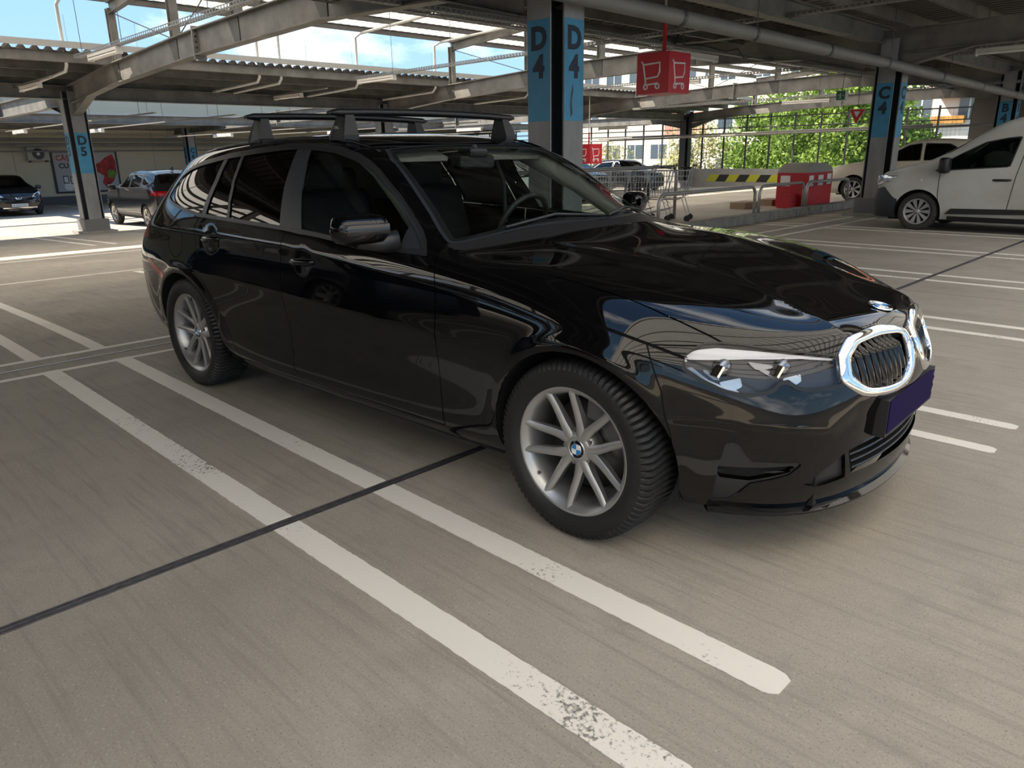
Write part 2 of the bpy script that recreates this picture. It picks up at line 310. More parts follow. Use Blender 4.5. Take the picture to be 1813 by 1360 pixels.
# ------------------------------------------------------------ frames
CL=[(-37.8,2.68),(-27.3,2.84),(-20.2,2.86),(-17,3.10),(-12.5,3.29),(-8.4,3.36),(-4.2,3.18),(2,3.27),(7.6,3.36),(11.8,3.2)]
def cl(x): return float(np.interp(x,[a for a,_ in CL],[c for _,c in CL]))
ROWS={-34.4:'outermost beyond the left side of the view',-24.9:'second outermost beyond the left side of the view',-15.4:'farthest toward the left behind the camera side',-5.9:'to the left of the black estate car',3.6:'over column D 4 and D 5',13.1:'over column C 4',22.6:'over column B 4',31.9:'along the mesh fence'}
LOWB={}
for y,wh in ROWS.items():
    t=empty('roof_frame',(0,y,0),label='long galvanised steel roof girder with bolted joints '+wh,cat='girder')
    for (x0,z0),(x1,z1) in zip(CL,CL[1:]):
        b=B(); b.ibeam((x0,0,z0),(x1,0,z1),.20,.43,.02,.014); b.build('girder_segment',STEEL,t)
    for cx in (-20.2,-4.2):
        for s in (-1,1):
            b=B(); x0=cx+s*.27; x1=cx+s*1.55; za=cl(cx)-.21; zb=cl(x1)-.21
            b.add([(x0,-.008,za-.26),(x0,-.008,za),(x1,-.008,zb),(x0,.008,za-.26),(x0,.008,za),(x1,.008,zb)],[(0,1,2),(5,4,3),(0,3,4,1),(1,4,5,2),(2,5,3,0)])
            b.bar((x0,0,za-.26),(x1,0,zb),.2,.018); b.build('haunch',STEEL,t)
    for x in (-12.5,-27.3):
        b=B(); b.box(x-.02,x+.02,-.11,.11,cl(x)-.29,cl(x)+.26); pl=b.build('splice_plate',STEEL,t)
        b=B()
        for k in range(5):
            for s in (-1,1): b.tube([(x-.045,s*.06,cl(x)-.18+.09*k),(x+.045,s*.06,cl(x)-.18+.09*k)],.016,6)
        b.build('bolt',mat('bolt_dark',(.06,.06,.06),.5,.6),pl)
    zr=lambda x: 4.36+.07*(4.4-abs(x+12.3))
    for x in (-16.6,-13.45,-10.95,-8.3):
        b=B(); b.ibeam((x,0,cl(x)+.2),(x,0.0001,zr(x)),.14,.14,.012,.01) if 0 else b.box(x-.075,x-.063,-.075,.075,cl(x)+.2,zr(x)); b.box(x+.063,x+.075,-.075,.075,cl(x)+.2,zr(x)); b.box(x-.063,x+.063,-.006,.006,cl(x)+.2,zr(x))
        b.build('post',STEEL,t)
        b=B(); z1=cl(x)+.19; z0=cl(x)-.19; b.add([(x-.33,-.012,z1),(x+.06,-.012,z1),(x+.06,-.012,z0),(x-.12,-.012,z0),(x-.33,-.022,z1),(x+.06,-.022,z1),(x+.06,-.022,z0),(x-.12,-.022,z0)],[(0,1,2,3),(7,6,5,4),(0,4,5,1),(1,5,6,2),(2,6,7,3),(3,7,4,0)]); b.build('gusset_plate',STEELD,t)
    for x0,x1 in ((-16.6,-12.3),(-12.3,-8.0)):
        b=B(); b.ibeam((x0,0,zr(x0)),(x1,0,zr(x1)),.12,.22,.012,.01); b.build('upper_rafter',STEEL,t)
    for x0,x1 in ((-16.5,-13.6),(-10.8,-13.3)):
        b=B(); b.tube([(x0,0,zr(x0)-.1),(x1,0,cl(x1)+.22)],.011,6); b.build('tie_rod',STEELD,t)
# longitudinal beams
for x,zc,lab in ((-20.2,2.92,'long steel edge beam across the columns over column D 5'),(-4.2,3.32,'long steel beam across the columns from D 4 to C 4'),(-28.5,2.7,'far long steel beam under the distant low roof')):
    b=B(); b.ibeam((x,-24,zc),(x,32,zc),.2,.30,.018,.012); b.build('edge_beam',STEEL,label=lab,cat='beam')
# ------------------------------------------------------------ roofs
def corr(x0,z0,x1,z1,y0,y1,m,name,parent,pitch=.25,h=.06):
    n=int((y1-y0)/pitch); v=[];f=[]
    for i in range(n):
        y=y0+i*pitch
        for a,zz in ((0,0),(.36,0),(.5,h),(.86,h)): v+=[(x0,y+a*pitch,z0+zz),(x1,y+a*pitch,z1+zz)]
    v+=[(x0,y0+n*pitch,z0),(x1,y0+n*pitch,z1)]
    for i in range(4*n): f.append((2*i,2*i+1,2*i+3,2*i+2))
    return mk(name,v,f,m,parent)
def roof(name,x0,z0,x1,z1,lab,sp=1.17,sheet=None,cover=True,ph=.2,deckm=DECK,y0=-43,y1=32.3):
    t=empty(name,(0,0,0),label=lab,cat='roof')
    corr(x0,z0,x1,z1,y0,y1,sheet or deckm,'corrugated_sheet',t)
    if cover:
        for x,z,q in ((x0,z0,-1),(x1,z1,1)): b=B(); b.box(x-.012,x+.012,y0,y1,z+.062,z+.19); b.box(min(x,x-q*.25),max(x,x-q*.25),y0,y1,z+.175,z+.19); b.build('eave_flashing',mat('roof_flashing',(.42,.42,.41),.5,.3),t)
    n=max(1,round((x1-x0)/sp)); 
    for i in range(n+1):
        x=x0+.12+(x1-x0-.24)*i/n; z=z0+(z1-z0)*(x-x0)/(x1-x0)-ph/2
        b=B(); b.box(x-.003,x+.003,y0,y1,z-ph/2,z+ph/2); b.box(x-.045,x+.003,y0,y1,z-ph/2-.004,z-ph/2+.004); b.box(x-.003,x+.045,y0,y1,z+ph/2-.008,z+ph/2-.001); b.build('purlin',STEELD if sheet else STEEL,t)
    return t
roof('low_roof',-8.3,3.66,-.4,3.66,'low corrugated steel roof over the black estate car and column D 4')
roof('low_roof',-22.6,3.16,-17.0,3.52,'low corrugated steel roof strip with a scalloped edge over column D 5')
roof('low_roof',-38,2.86,-32.4,2.94,'distant low corrugated roof in front of the cream wall')
zr=lambda x: 4.36+.07*(4.4-abs(x+12.3))+.11
t1=roof('raised_roof',-16.95,zr(-16.95)+.2,-12.3,zr(-12.3)+.2,'raised translucent white roof on dark purlins, left slope',sheet=SHEET,cover=False,ph=.13)
t2=roof('raised_roof',-12.3,zr(-12.3)+.2,-7.65,zr(-7.65)+.2,'raised translucent white roof on dark purlins, slope nearer column D 4',sheet=SHEET,cover=False,ph=.13)
# the same raised roof repeats over the next aisle, behind the camera (seen mirrored in the bonnet)
RX=1.1
t3=roof('raised_roof',RX,4.55,RX+4.7,4.9,'raised translucent roof over the aisle in front of the black estate car',sheet=SHEET,cover=False,ph=.13)
t4=roof('raised_roof',RX+4.7,4.9,RX+9.2,4.55,'far slope of the raised translucent roof in front of the black estate car',sheet=SHEET,cover=False,ph=.13)
# ------------------------------------------------------------ cable trays, luminaires, pipes
def tray(p,q,wd,lab,group='perforated cable trays',rods=()):
    p=Vector(p); q=Vector(q); d=q-p; n=int(d.length/.09); u=Vector((0,0,1)); r=d.normalized().cross(u)
    t=empty('cable_tray',p,label=lab,cat='cable tray',group=group); z=Vector((0,0,0)); dd=d
    b=B()
    for s in (-1,1):
        o=r*(s*wd/2)
        b.bar(z+o+u*.05,dd+o+u*.05,.003,.014); b.bar(z+o,dd+o,.003,.014)
        for i in range(n+1):
            a=dd*(i/n); b.bar(a+o,a+o+u*.05,.003,.028,d.normalized())
    for s in (-1,0,1): b.bar(z+r*(s*wd*.3),dd+r*(s*wd*.3),wd*.16,.003)
    for i in range(0,n+1): a=dd*(i/n); b.bar(a-r*wd/2,a+r*wd/2,.028,.003)
    b.build('tray_body',mat('tray_zinc',(.30,.30,.29),.45,.4),t)
    for u_,top in rods:
        a=dd*u_; b=B(); b.tube([a,Vector((a.x,a.y,top-p.z))],.006,5); b.build('hanger_rod',STEELD,t)
    return t
lum=empty('batten_luminaire',(0,0,0))
b=B(); b.box(-.75,.75,-.05,.05,-.05,0); b.box(-.76,-.74,-.055,.055,-.12,0); b.box(.74,.76,-.055,.055,-.12,0); b.build('housing',LAMPW,lum)
for s in (-1,1): b=B(); b.tube([(-.73,s*.035,-.085),(.73,s*.035,-.085)],.018,8); b.build('fluorescent_tube',TUBE,lum)
b=B(); b.box(-.74,.74,-.004,.004,-.075,-.05); b.build('reflector_fin',LAMPW,lum)
lums=[((-13.8,2.42,3.19),0,'twin tube batten lamp under the near tray at upper left, against the sky'),
((-18.9,2.42,2.98),0,'twin tube batten lamp cut by the left edge of the view'),
((-19.3,9.1,3.05),0,'twin tube batten lamp just above the left end of the rear roof bar'),
((-14.9,9.1,3.19),0,'twin tube batten lamp under the tray against the sky, left of column D 4'),
((-11.0,16.6,3.19),0,'twin tube batten lamp right of column D 4 below the red cube sign level'),
((-6.52,10.3,3.04),PI/2,'twin tube batten lamp mounted across beside the red cube sign'),
((-15.2,16.6,3.19),0,'pale batten lamp seen under the second girder right of column D 4'),
((-9.4,21.5,2.78),0,'twin tube batten lamp in front of the green trees'),((-19.5,24.8,2.35),0,'pale batten lamp above the left part of the fence'),
((-28.5,6.6,2.355),0,'small far batten lamp right of column D 5'),((-30,4.6,2.35),0,'small far batten lamp left of column D 5'),((-27.5,10.8,2.2),0,'small far batten lamp above the dark crossover'),((-26,15.0,2.3),0,'small far batten lamp behind the roof bars'),((-23,19.5,2.35),0,'small far batten lamp between roof bar and column D 4'),((-2.0,13.73,3.0),0,'batten lamp in the shade to the right of column C 4')]
for i,(p,rz,lab) in enumerate(lums):
    o=lum if i==0 else copy_tree(lum); o.location=p; o.rotation_euler=(0,0,rz); tag(o,label=lab,cat='lamp',group='batten luminaires')
for (a,c,lab,rods) in [((-15.3,2.42,3.2),(1,2.42,3.25),'perforated cable tray crossing the sky at upper left',((.02,4.6),(.15,4.65),(.36,4.65),(.6,3.66),(.9,3.66))),
 ((-15.7,9.1,3.2),(1,9.1,3.25),'perforated cable tray running left to right behind column D 4',((.09,4.62),(.22,4.66),(.36,4.65),(.42,4.62),(.6,3.66),(.85,3.66))),
 ((-16,16.6,3.2),(-1,16.6,3.2),'perforated cable tray beyond the red cube sign',((.17,4.6),(.33,4.65),(.64,3.66),(.95,3.66))),((-16,21.5,2.8),(-2,21.5,2.9),'perforated cable tray in front of the trees',((.1,4.6),(.3,4.65),(.5,4.6),(.7,3.66),(.95,3.66))),
 ((-6.5,-6,3.06),(-6.5,20,3.1),'wide perforated cable tray running across under the low roof behind the red cube sign',((.1,3.66),(.35,3.66),(.52,3.66),(.67,3.66),(.8,3.66),(.95,3.66))),((-8.05,-6,3.34),(-8.05,22,3.34),'second perforated cable tray along the edge of the low roof',((.1,3.66),(.4,3.66),(.6,3.66),(.8,3.66))),
 ((-3.2,13.75,3.0),(8,13.6,3.1),'perforated cable tray at upper right beside column C 4',((.05,3.66),(.2,3.66)))]:
    tray(a,c,.12 if a[2]<3.3 else .2,lab,rods=rods)
def hanger(x,y,z0,z1,lab,sh=0):
    b=B(); b.tube([(0,0,0),(sh,0,z1-z0)],.005,5); o=b.build('hanger_rod',STEELD); o.location=(x,y,z0); return tag(o,label=lab,cat='rod',group='thin roof hanger rods')
for y,z,wh in [(4.6,2.35,'left of column D 5'),(6.6,2.35,'just right of column D 5'),(10.8,2.2,'above the dark crossover'),(15.0,2.3,'behind the roof bars'),(19.5,2.35,'between roof bar and column D 4'),(24.8,2.35,'farthest, near the fence')]:
    t=empty('lamp_rail',(-33.2,y,z+.02),label='long thin lamp rail in the distance, '+wh,cat='rail',group='far lamp rails')
    b=B(); L_=15.6; b.box(0,L_,-.03,.03,-.015,.015); b.build('rail_profile',GREYPIPE,t)
    for xx in (.3,10.9,14.6): b=B(); top=(2.9 if xx<2 else (3.5 if xx>3 else 3.2)); b.tube([(xx,0,0),(xx,0,(2.88 if xx<2 else 3.45 if xx>12 else 3.18 if xx>5 else 3.0)-z)],.006,5); b.build('hanger_rod',STEELD,t)
def pipe(name,pts,r,m,lab,cat='pipe',group=None,n=10):
    o0=Vector(pts[0]); b=B(); b.tube([Vector(p)-o0 for p in pts],r,n); o=b.build(name,m,None,True); o.location=o0; return tag(o,label=lab,cat=cat,group=group)
DP=pipe('drain_pipe',[(-3.56,-10,2.83),(-3.56,3.6,2.765),(-3.56,11.4,2.70),(-3.56,13.9,2.655),(-3.56,21.8,2.53),(-3.56,31.5,2.42)],.085,GREYPIPE,'thick grey drain pipe running right from above column D 4 to column B 4',n=16)
pz=lambda y:float(np.interp(y,[-10,3.6,11.4,13.9,21.8,31.5],[2.83,2.765,2.70,2.655,2.53,2.42]))
for yy in (5.2,6.9,9.2,11.6,14.6,17.5,20.5): b=B(); b.lathe([(.094,yy+9.97),(.094,yy+10.03)],16,'y',(0,0,pz(yy)-2.83)); b.build('pipe_clamp',mat('clamp',(.12,.12,.12),.5,.5),DP)
for yy in (7.0,11.8,15.2,20.6): b=B(); b.tube([(0,yy+10,pz(yy)-2.83+.08),(0,yy+10,.78)],.008,5); b.build('pipe_hanger',STEELD,DP)
for x0,y0,x1,y1,z,wh in [(-9,12.0,-5.7,12.0,3.5,'ending above the red cube sign'),(-4.9,8.3,-1,8.3,3.45,'between column D 4 and column C 4'),(-3.6,10.5,1,10.5,3.5,'above the white van side')]:
    pipe('branch_pipe',[(x0,y0,z),(x1,y1,z-.05),(x1,y1,z-.25)] ,.03,GREYPIPE,'thin grey branch pipe under the low roof '+wh,group='thin branch pipes')
for y,z in ((9.1,3.07),(2.42,3.0)):
    t=empty('lamp_rail',(-22.2,y,z),label='thin lamp rail under the roof strip at column D 5, %s'%('by the rear roof bar' if y>5 else 'far left'),cat='rail',group='far lamp rails'); b=B(); b.box(0,5,-.03,.03,-.0,.03); b.build('rail_profile',GREYPIPE,t)
    for xx in (.4,2.9,4.8): b=B(); b.tube([(xx,0,.03),(xx,0,3.19+.063*xx-z)],.006,5); b.build('hanger_rod',STEELD,t)
cbl=pipe('loose_cable',[(-6.4,9.0,3.12),(-6.38,9.2,3.22),(-6.4,9.45,3.10),(-6.42,9.6,3.34),(-6.4,9.68,3.36),(-6.4,9.75,3.12),(-6.4,10.4,3.16),(-6.4,11.2,3.12),(-6.38,11.6,3.2),(-6.4,11.9,3.05),(-6.45,12.3,3.1)],.012,BLACK,'loose black cable looping over the tray behind the red cube sign',cat='cable',n=6)
for k,y in enumerate([2.75,7.15,7.75,10.1,12.9,17,-3,-8]):
    pipe('rain_pipe',[(-9,y,4.68),(-12.6,y,4.62),(-16.9,y,4.5),(-17.15,y,4.42),(-17.17,y,3.25),(-17.3,y,3.15),(-19.9,y,3.08)],.035,WHITEPIPE,['white rain pipe with an elbow at the far upper left','white rain pipe, left one of the close pair against the sky','white rain pipe, right one of the close pair against the sky','white rain pipe dropping in the middle of the open sky','white rain pipe just left of the short roof post','white rain pipe behind column D 4','white rain pipe outside the view to the left','white rain pipe farthest outside to the left'][k])
for z,r in ((2.05,.07),(1.78,.04),(2.3,.05)): pipe('wall_pipe',[(-37.2,-24,z),(-37.2,32,z-.1)],r,GREYPIPE,'long horizontal pipe fixed along the cream wall, %s'%{2.05:'thickest',1.78:'lowest',2.3:'highest'}[z])
for (x0,z0,x1,z1,y) in [(-30,1.75,-5,2.0,27.5),(-24,1.95,-8,2.1,29.5)]: pipe('sprinkler_pipe',[(x0,y,z0),(x1,y,z1)],.04,GREYPIPE,'pale long pipe below the girders %s'%('before the trees' if y<28 else 'nearest the fence'))
# ------------------------------------------------------------ car body surfaces (columns run nose to tail, rows sill to centreline)
ECOLS=[
[(.795,0,.19),(.824,0,.29),(.818,0,.44),(.838,0,.56),(.82,0,.65),(.79,0,.705),(.77,0,.733),(.755,0,.748),(.745,0,.758),(.735,0,.765),(.725,0,.77)],
[(.775,.22,.19),(.806,.22,.29),(.808,.22,.44),(.82,.22,.56),(.795,.22,.66),(.765,.22,.715),(.745,.21,.74),(.73,.195,.752),(.715,.17,.762),(.705,.11,.772),(.70,0,.778)],
[(.72,.42,.19),(.755,.44,.29),(.765,.44,.45),(.755,.44,.57),(.715,.43,.68),(.69,.42,.725),(.67,.405,.754),(.655,.38,.767),(.645,.33,.778),(.645,.2,.785),(.645,0,.79)],
[(.62,.58,.19),(.64,.62,.29),(.65,.625,.45),(.63,.625,.58),(.575,.615,.70),(.545,.60,.745),(.525,.575,.772),(.515,.53,.787),(.51,.475,.80),(.53,.27,.81),(.54,0,.815)],
[(.42,.70,.19),(.45,.745,.29),(.47,.755,.45),(.46,.765,.60),(.40,.76,.73),(.37,.735,.785),(.36,.70,.81),(.36,.655,.825),(.37,.59,.835),(.42,.33,.845),(.43,0,.848)],
[(.13,.79,.19),(.14,.85,.28),(.15,.88,.45),(.15,.905,.62),(.14,.89,.76),(.13,.845,.845),(.13,.80,.875),(.13,.745,.885),(.14,.66,.892),(.18,.37,.90),(.20,0,.903)],
[(-.25,.79,.19),(-.25,.86,.27),(-.25,.878,.44),(-.25,.90,.62),(-.25,.895,.78),(-.25,.865,.885),(-.25,.825,.925),(-.25,.77,.94),(-.24,.68,.945),(-.18,.38,.957),(-.15,0,.96)],
[(-.62,.80,.19),(-.62,.872,.25),(-.62,.868,.43),(-.62,.895,.62),(-.62,.893,.79),(-.62,.865,.915),(-.65,.82,.942),(-.68,.775,.95),(-.70,.705,.96),(-.51,.40,.985),(-.43,0,.992)],
[(-.92,.80,.19),(-.92,.875,.245),(-.92,.866,.43),(-.92,.893,.62),(-.92,.893,.79),(-.93,.86,.94),(-.95,.795,1.035),(-.985,.718,1.115),(-1.0,.66,1.15),(-.965,.38,1.195),(-.945,0,1.21)],
[(-1.22,.80,.19),(-1.22,.877,.245),(-1.22,.866,.43),(-1.22,.893,.62),(-1.22,.894,.79),(-1.22,.86,.95),(-1.24,.765,1.14),(-1.27,.68,1.28),(-1.285,.625,1.325),(-1.40,.34,1.375),(-1.45,0,1.385)],
[(-1.7,.80,.19),(-1.7,.878,.245),(-1.7,.866,.43),(-1.7,.894,.62),(-1.7,.896,.79),(-1.7,.865,.965),(-1.7,.775,1.17),(-1.7,.665,1.352),(-1.7,.60,1.40),(-1.72,.33,1.425),(-1.75,0,1.433)],
[(-2.2,.80,.19),(-2.2,.875,.245),(-2.2,.87,.43),(-2.2,.897,.62),(-2.2,.902,.79),(-2.2,.87,.98),(-2.2,.785,1.18),(-2.2,.67,1.352),(-2.2,.60,1.402),(-2.2,.33,1.43),(-2.2,0,1.437)],
[(-2.72,.80,.20),(-2.72,.865,.29),(-2.72,.89,.45),(-2.72,.91,.62),(-2.72,.907,.79),(-2.72,.87,1.0),(-2.72,.79,1.17),(-2.72,.665,1.325),(-2.72,.59,1.378),(-2.72,.32,1.41),(-2.72,0,1.418)],
[(-3.15,.80,.21),(-3.15,.86,.31),(-3.15,.89,.45),(-3.15,.905,.62),(-3.15,.90,.80),(-3.14,.85,1.0),(-3.13,.775,1.145),(-3.12,.66,1.28),(-3.12,.585,1.335),(-3.12,.31,1.375),(-3.12,0,1.385)],
[(-3.47,.77,.22),(-3.49,.82,.32),(-3.51,.85,.45),(-3.51,.86,.62),(-3.49,.855,.80),(-3.43,.79,.975),(-3.37,.70,1.09),(-3.33,.615,1.195),(-3.34,.56,1.28),(-3.42,.30,1.335),(-3.43,0,1.345)],
[(-3.68,.64,.22),(-3.72,.68,.32),(-3.75,.70,.45),(-3.76,.71,.62),(-3.74,.71,.80),(-3.66,.635,.94),(-3.56,.575,1.05),(-3.48,.53,1.165),(-3.45,.49,1.26),(-3.52,.28,1.325),(-3.53,0,1.335)],
[(-3.78,.35,.22),(-3.82,.38,.32),(-3.86,.39,.45),(-3.86,.39,.62),(-3.83,.39,.80),(-3.77,.38,.97),(-3.70,.36,1.09),(-3.63,.34,1.20),(-3.575,.31,1.29),(-3.57,.2,1.318),(-3.57,0,1.328)],
[(-3.80,0,.22),(-3.84,0,.32),(-3.88,0,.45),(-3.88,0,.62),(-3.85,0,.80),(-3.79,0,.97),(-3.72,0,1.09),(-3.65,0,1.20),(-3.60,0,1.285),(-3.59,0,1.31),(-3.58,0,1.325)]]

def pch(P,n):
    # Catmull-Rom along axis 0, P (k,...), n subdivisions
    k=len(P);out=[]
    Pm=np.concatenate([[2*P[0]-P[1]],P,[2*P[-1]-P[-2]]])
    for i in range(k-1):
        p0,p1,p2,p3=Pm[i],Pm[i+1],Pm[i+2],Pm[i+3]
        def d(a,b): return np.maximum(np.linalg.norm(a-b,axis=-1,keepdims=True),1e-4)**.5
        t01,t12,t23=d(p0,p1),d(p1,p2),d(p2,p3)
        m1=(p2-p1)+t12*((p1-p0)/t01-(p2-p0)/(t01+t12));m2=(p2-p1)+t12*((p3-p2)/t23-(p3-p1)/(t12+t23))
        for j in range(n):
            t=j/n;h00=2*t**3-3*t*t+1;h10=t**3-2*t*t+t;h01=-2*t**3+3*t*t;h11=t**3-t*t
            out.append(h00*p1+h10*m1+h01*p2+h11*m2)
    out.append(P[-1]);return np.array(out)
def blur(A,s,mir):
    r=int(3*s)+1;k=np.exp(-np.arange(-r,r+1)**2/(2*s*s));k/=k.sum()
    n=len(A)
    idx=np.arange(-r,n+r)
    def get(i):
        if i<0:
            q=A[-i].copy()
            if mir[0]: q[...,1]*=-1
            else: q=2*A[0]-q
            return q
        if i>=n:
            q=A[2*(n-1)-i].copy()
            if mir[1]: q[...,1]*=-1
            else: q=2*A[-1]-q
            return q
        return A[i]
    E=np.array([get(i) for i in idx]);o=np.zeros_like(A)
    for j,kk in enumerate(k): o+=kk*E[j:j+n]
    return o
def ramp(x,a,b): 
    t=np.clip((x-a)/(b-a),0,1);return t*t*(3-2*t)
def surface(G,nu=14,nv=12,su=5,sv=4.2,post=None):
    S=pch(np.array(G,float),nu)                       # (U,rows,3)
    S=np.swapaxes(pch(np.swapaxes(S,0,1),nv),0,1)   # (U,V,3)
    S=blur(S,su,(True,True))
    S=np.swapaxes(blur(np.swapaxes(S,0,1),sv,(False,True)),0,1)
    return post(S) if post else S
def crease(S):
    x,y,z=S[...,0],S[...,1],S[...,2];D=np.zeros_like(x)
    zc=np.interp(x,[-3.4,-2.65,-1.76,-.66,-.2],[.74,.718,.69,.64,.62])
    D+=.007*np.exp(-np.abs(z-zc)/.045)*ramp(x,-3.3,-2.9)*(1-ramp(x,-.7,-.1))
    zc=np.interp(x,[-3.5,-2.3,-1.73,-1.26,-.7],[.935,.925,.918,.885,.84])
    D+=.006*np.exp(-np.abs(z-zc)/.04)*ramp(x,-3.5,-3.1)*(1-ramp(x,-1.6,-.6))
    # arch flares
    for cx in (0,-2.851):
        r=np.hypot(x-cx,z-.325);D+=.008*np.exp(-((r-.375)/.035)**2)*ramp(z,.26,.40)
    S=S.copy();S[...,1]+=D*(y>.6);return S
def normals(S):
    du=np.gradient(S,axis=0);dv=np.gradient(S,axis=1)
    # mirrored ends
    n=np.cross(du,dv);n/=np.maximum(np.linalg.norm(n,axis=-1,keepdims=True),1e-9)
    n[0,:,1]=0;n[-1,:,1]=0;n[:,-1,1]=0
    n/=np.maximum(np.linalg.norm(n,axis=-1,keepdims=True),1e-9)
    return n
def soup(S,N):
    def q(A):
        a,b,c,d=A[:-1,:-1],A[1:,:-1],A[1:,1:],A[:-1,1:]
        return np.concatenate([np.stack([a,b,c],2).reshape(-1,3,3),np.stack([a,c,d],2).reshape(-1,3,3)])
    P,M=q(S),q(N)
    fn=np.cross(P[:,1]-P[:,0],P[:,2]-P[:,0]); ok=np.linalg.norm(fn,axis=1)>1e-9; P,M,fn=P[ok],M[ok],fn[ok]
    flip=(fn*M.sum(1)).sum(1)<0; P[flip]=P[flip][:,::-1]; M[flip]=M[flip][:,::-1]
    return P,M
def cat_(*s): return np.concatenate([a[0] for a in s]),np.concatenate([a[1] for a in s])
def mirror(s): P=s[0].copy();M=s[1].copy();P[...,1]*=-1;M[...,1]*=-1;return P[:,::-1],M[:,::-1]
def split(s,phi,box=None):
    """cut a triangle soup along phi=0, returns (inside phi<0, outside)"""
    P,M=s
    if len(P)==0: return s,s
    cand=np.ones(len(P),bool)
    if box is not None:
        lo,hi=P.min(1),P.max(1)
        for ax,a,b_ in box: cand&=(hi[:,ax]>=a)&(lo[:,ax]<=b_)
    rest=(P[~cand],M[~cand]); P,M=P[cand],M[cand]
    if len(P)==0: return (P,M),rest
    d=phi(P.reshape(-1,3)).reshape(-1,3); d=np.where(np.abs(d)<1e-7,1e-7,d); k=(d<0).sum(1)
    I=[(P[k==3],M[k==3])];O=[rest,(P[k==0],M[k==0])]
    for kk in (1,2):
        m=k==kk; p,n,e=P[m],M[m],d[m]
        if len(p)==0: continue
        odd=(e<0) if kk==1 else (e>=0); i0=odd.argmax(1); r=np.arange(len(p)); i1=(i0+1)%3;i2=(i0+2)%3
        A,Bp,C=p[r,i0],p[r,i1],p[r,i2];nA,nB,nC=n[r,i0],n[r,i1],n[r,i2]
        t1=(e[r,i0]/(e[r,i0]-e[r,i1]))[:,None];t2=(e[r,i0]/(e[r,i0]-e[r,i2]))[:,None]
        X,Y=A+(Bp-A)*t1,A+(C-A)*t2;nX,nY=nA+(nB-nA)*t1,nA+(nC-nA)*t2
        tip=(np.stack([A,X,Y],1),np.stack([nA,nX,nY],1)); q1=(np.stack([X,Bp,C],1),np.stack([nX,nB,nC],1)); q2=(np.stack([X,C,Y],1),np.stack([nX,nC,nY],1))
        (I if kk==1 else O).append(tip); (O if kk==1 else I).extend([q1,q2])
    return cat_(*I),cat_(*O)
def sdf(poly):
    Pg=np.array(poly,float)
    def f(a,b):
        p=np.stack([a,b],1);d=np.full(len(p),1e9);s=np.ones(len(p))
        for i in range(len(Pg)):
            u,v=Pg[i],Pg[i-1];e=v-u;w_=p-u;t=np.clip((w_@e)/(e@e),0,1);c=w_-t[:,None]*e;d=np.minimum(d,(c*c).sum(1))
            c1=p[:,1]>=u[1];c2=p[:,1]<v[1];c3=e[0]*w_[:,1]>e[1]*w_[:,0];al=(c1&c2&c3)|(~c1&~c2&~c3);s=np.where(al,-s,s)
        return s*np.sqrt(d)
    return f
def smoothpoly(pts,n=5):
    P=np.array(pts,float);k=len(P);o=[]
    for i in range(k):
        a,b,c,d=P[i-1],P[i],P[(i+1)%k],P[(i+2)%k]
        for j in range(n): t=j/n;o.append(.5*((2*b)+(-a+c)*t+(2*a-5*b+4*c-d)*t*t+(-a+3*b-3*c+d)*t**3))
    return o
def XZ(poly,r=0): f=sdf(poly);return (lambda p:f(p[:,0],p[:,2])-r),[(0,min(a[0] for a in poly)-.04,max(a[0] for a in poly)+.04),(2,min(a[1] for a in poly)-.04,max(a[1] for a in poly)+.04)]
def YZ(poly,r=0): f=sdf(poly);return (lambda p:f(np.abs(p[:,1]),p[:,2])-r),[(2,min(a[1] for a in poly)-.04,max(a[1] for a in poly)+.04)]
def XY(poly,r=0): f=sdf(poly);return (lambda p:f(p[:,0],np.abs(p[:,1]))-r),[(0,min(a[0] for a in poly)-.04,max(a[0] for a in poly)+.04)]
def TZ(poly,r=0): f=sdf(poly);return (lambda p:f(np.abs(p[:,1])-p[:,0],p[:,2])-r),[(0,.05,2)]
def cut(s,fb,extra=()):
    return split(s,fb[0],list(fb[1])+list(extra))
def shift(s,d): return s[0]+s[1]*d,s[1]
def solid(s,name,m,parent,thick=0,**k):
    """soup to welded mesh with the surface's own normals"""
    P,M=s
    if len(P)==0: return None
    ar=np.linalg.norm(np.cross(P[:,1]-P[:,0],P[:,2]-P[:,0]),axis=1); P,M=P[ar>1e-10],M[ar>1e-10]
    M=M/np.maximum(np.linalg.norm(M,axis=2,keepdims=True),1e-9)
    key=np.round(P.reshape(-1,3),5); u,idx,inv=np.unique(key,axis=0,return_index=True,return_inverse=True); inv=inv.reshape(-1,3)
    ok=(inv[:,0]!=inv[:,1])&(inv[:,1]!=inv[:,2])&(inv[:,0]!=inv[:,2]); inv=inv[ok]
    Nn=M.reshape(-1,3)[idx]
    me=bpy.data.meshes.new(name); me.vertices.add(len(u)); me.vertices.foreach_set('co',u.ravel()); nf=len(inv)
    me.loops.add(3*nf); me.polygons.add(nf); me.polygons.foreach_set('loop_start',np.arange(nf)*3); me.loops.foreach_set('vertex_index',inv.ravel().astype(np.int32)); me.polygons.foreach_set('use_smooth',[True]*nf)
    me.update(); me.validate(); me.materials.append(m)
    if len(me.vertices)==len(Nn): me.normals_split_custom_set_from_vertices([tuple(a) for a in Nn])
    o=bpy.data.objects.new(name,me); COL.objects.link(o)
    if parent: o.parent=parent
    return tag(o,**k)
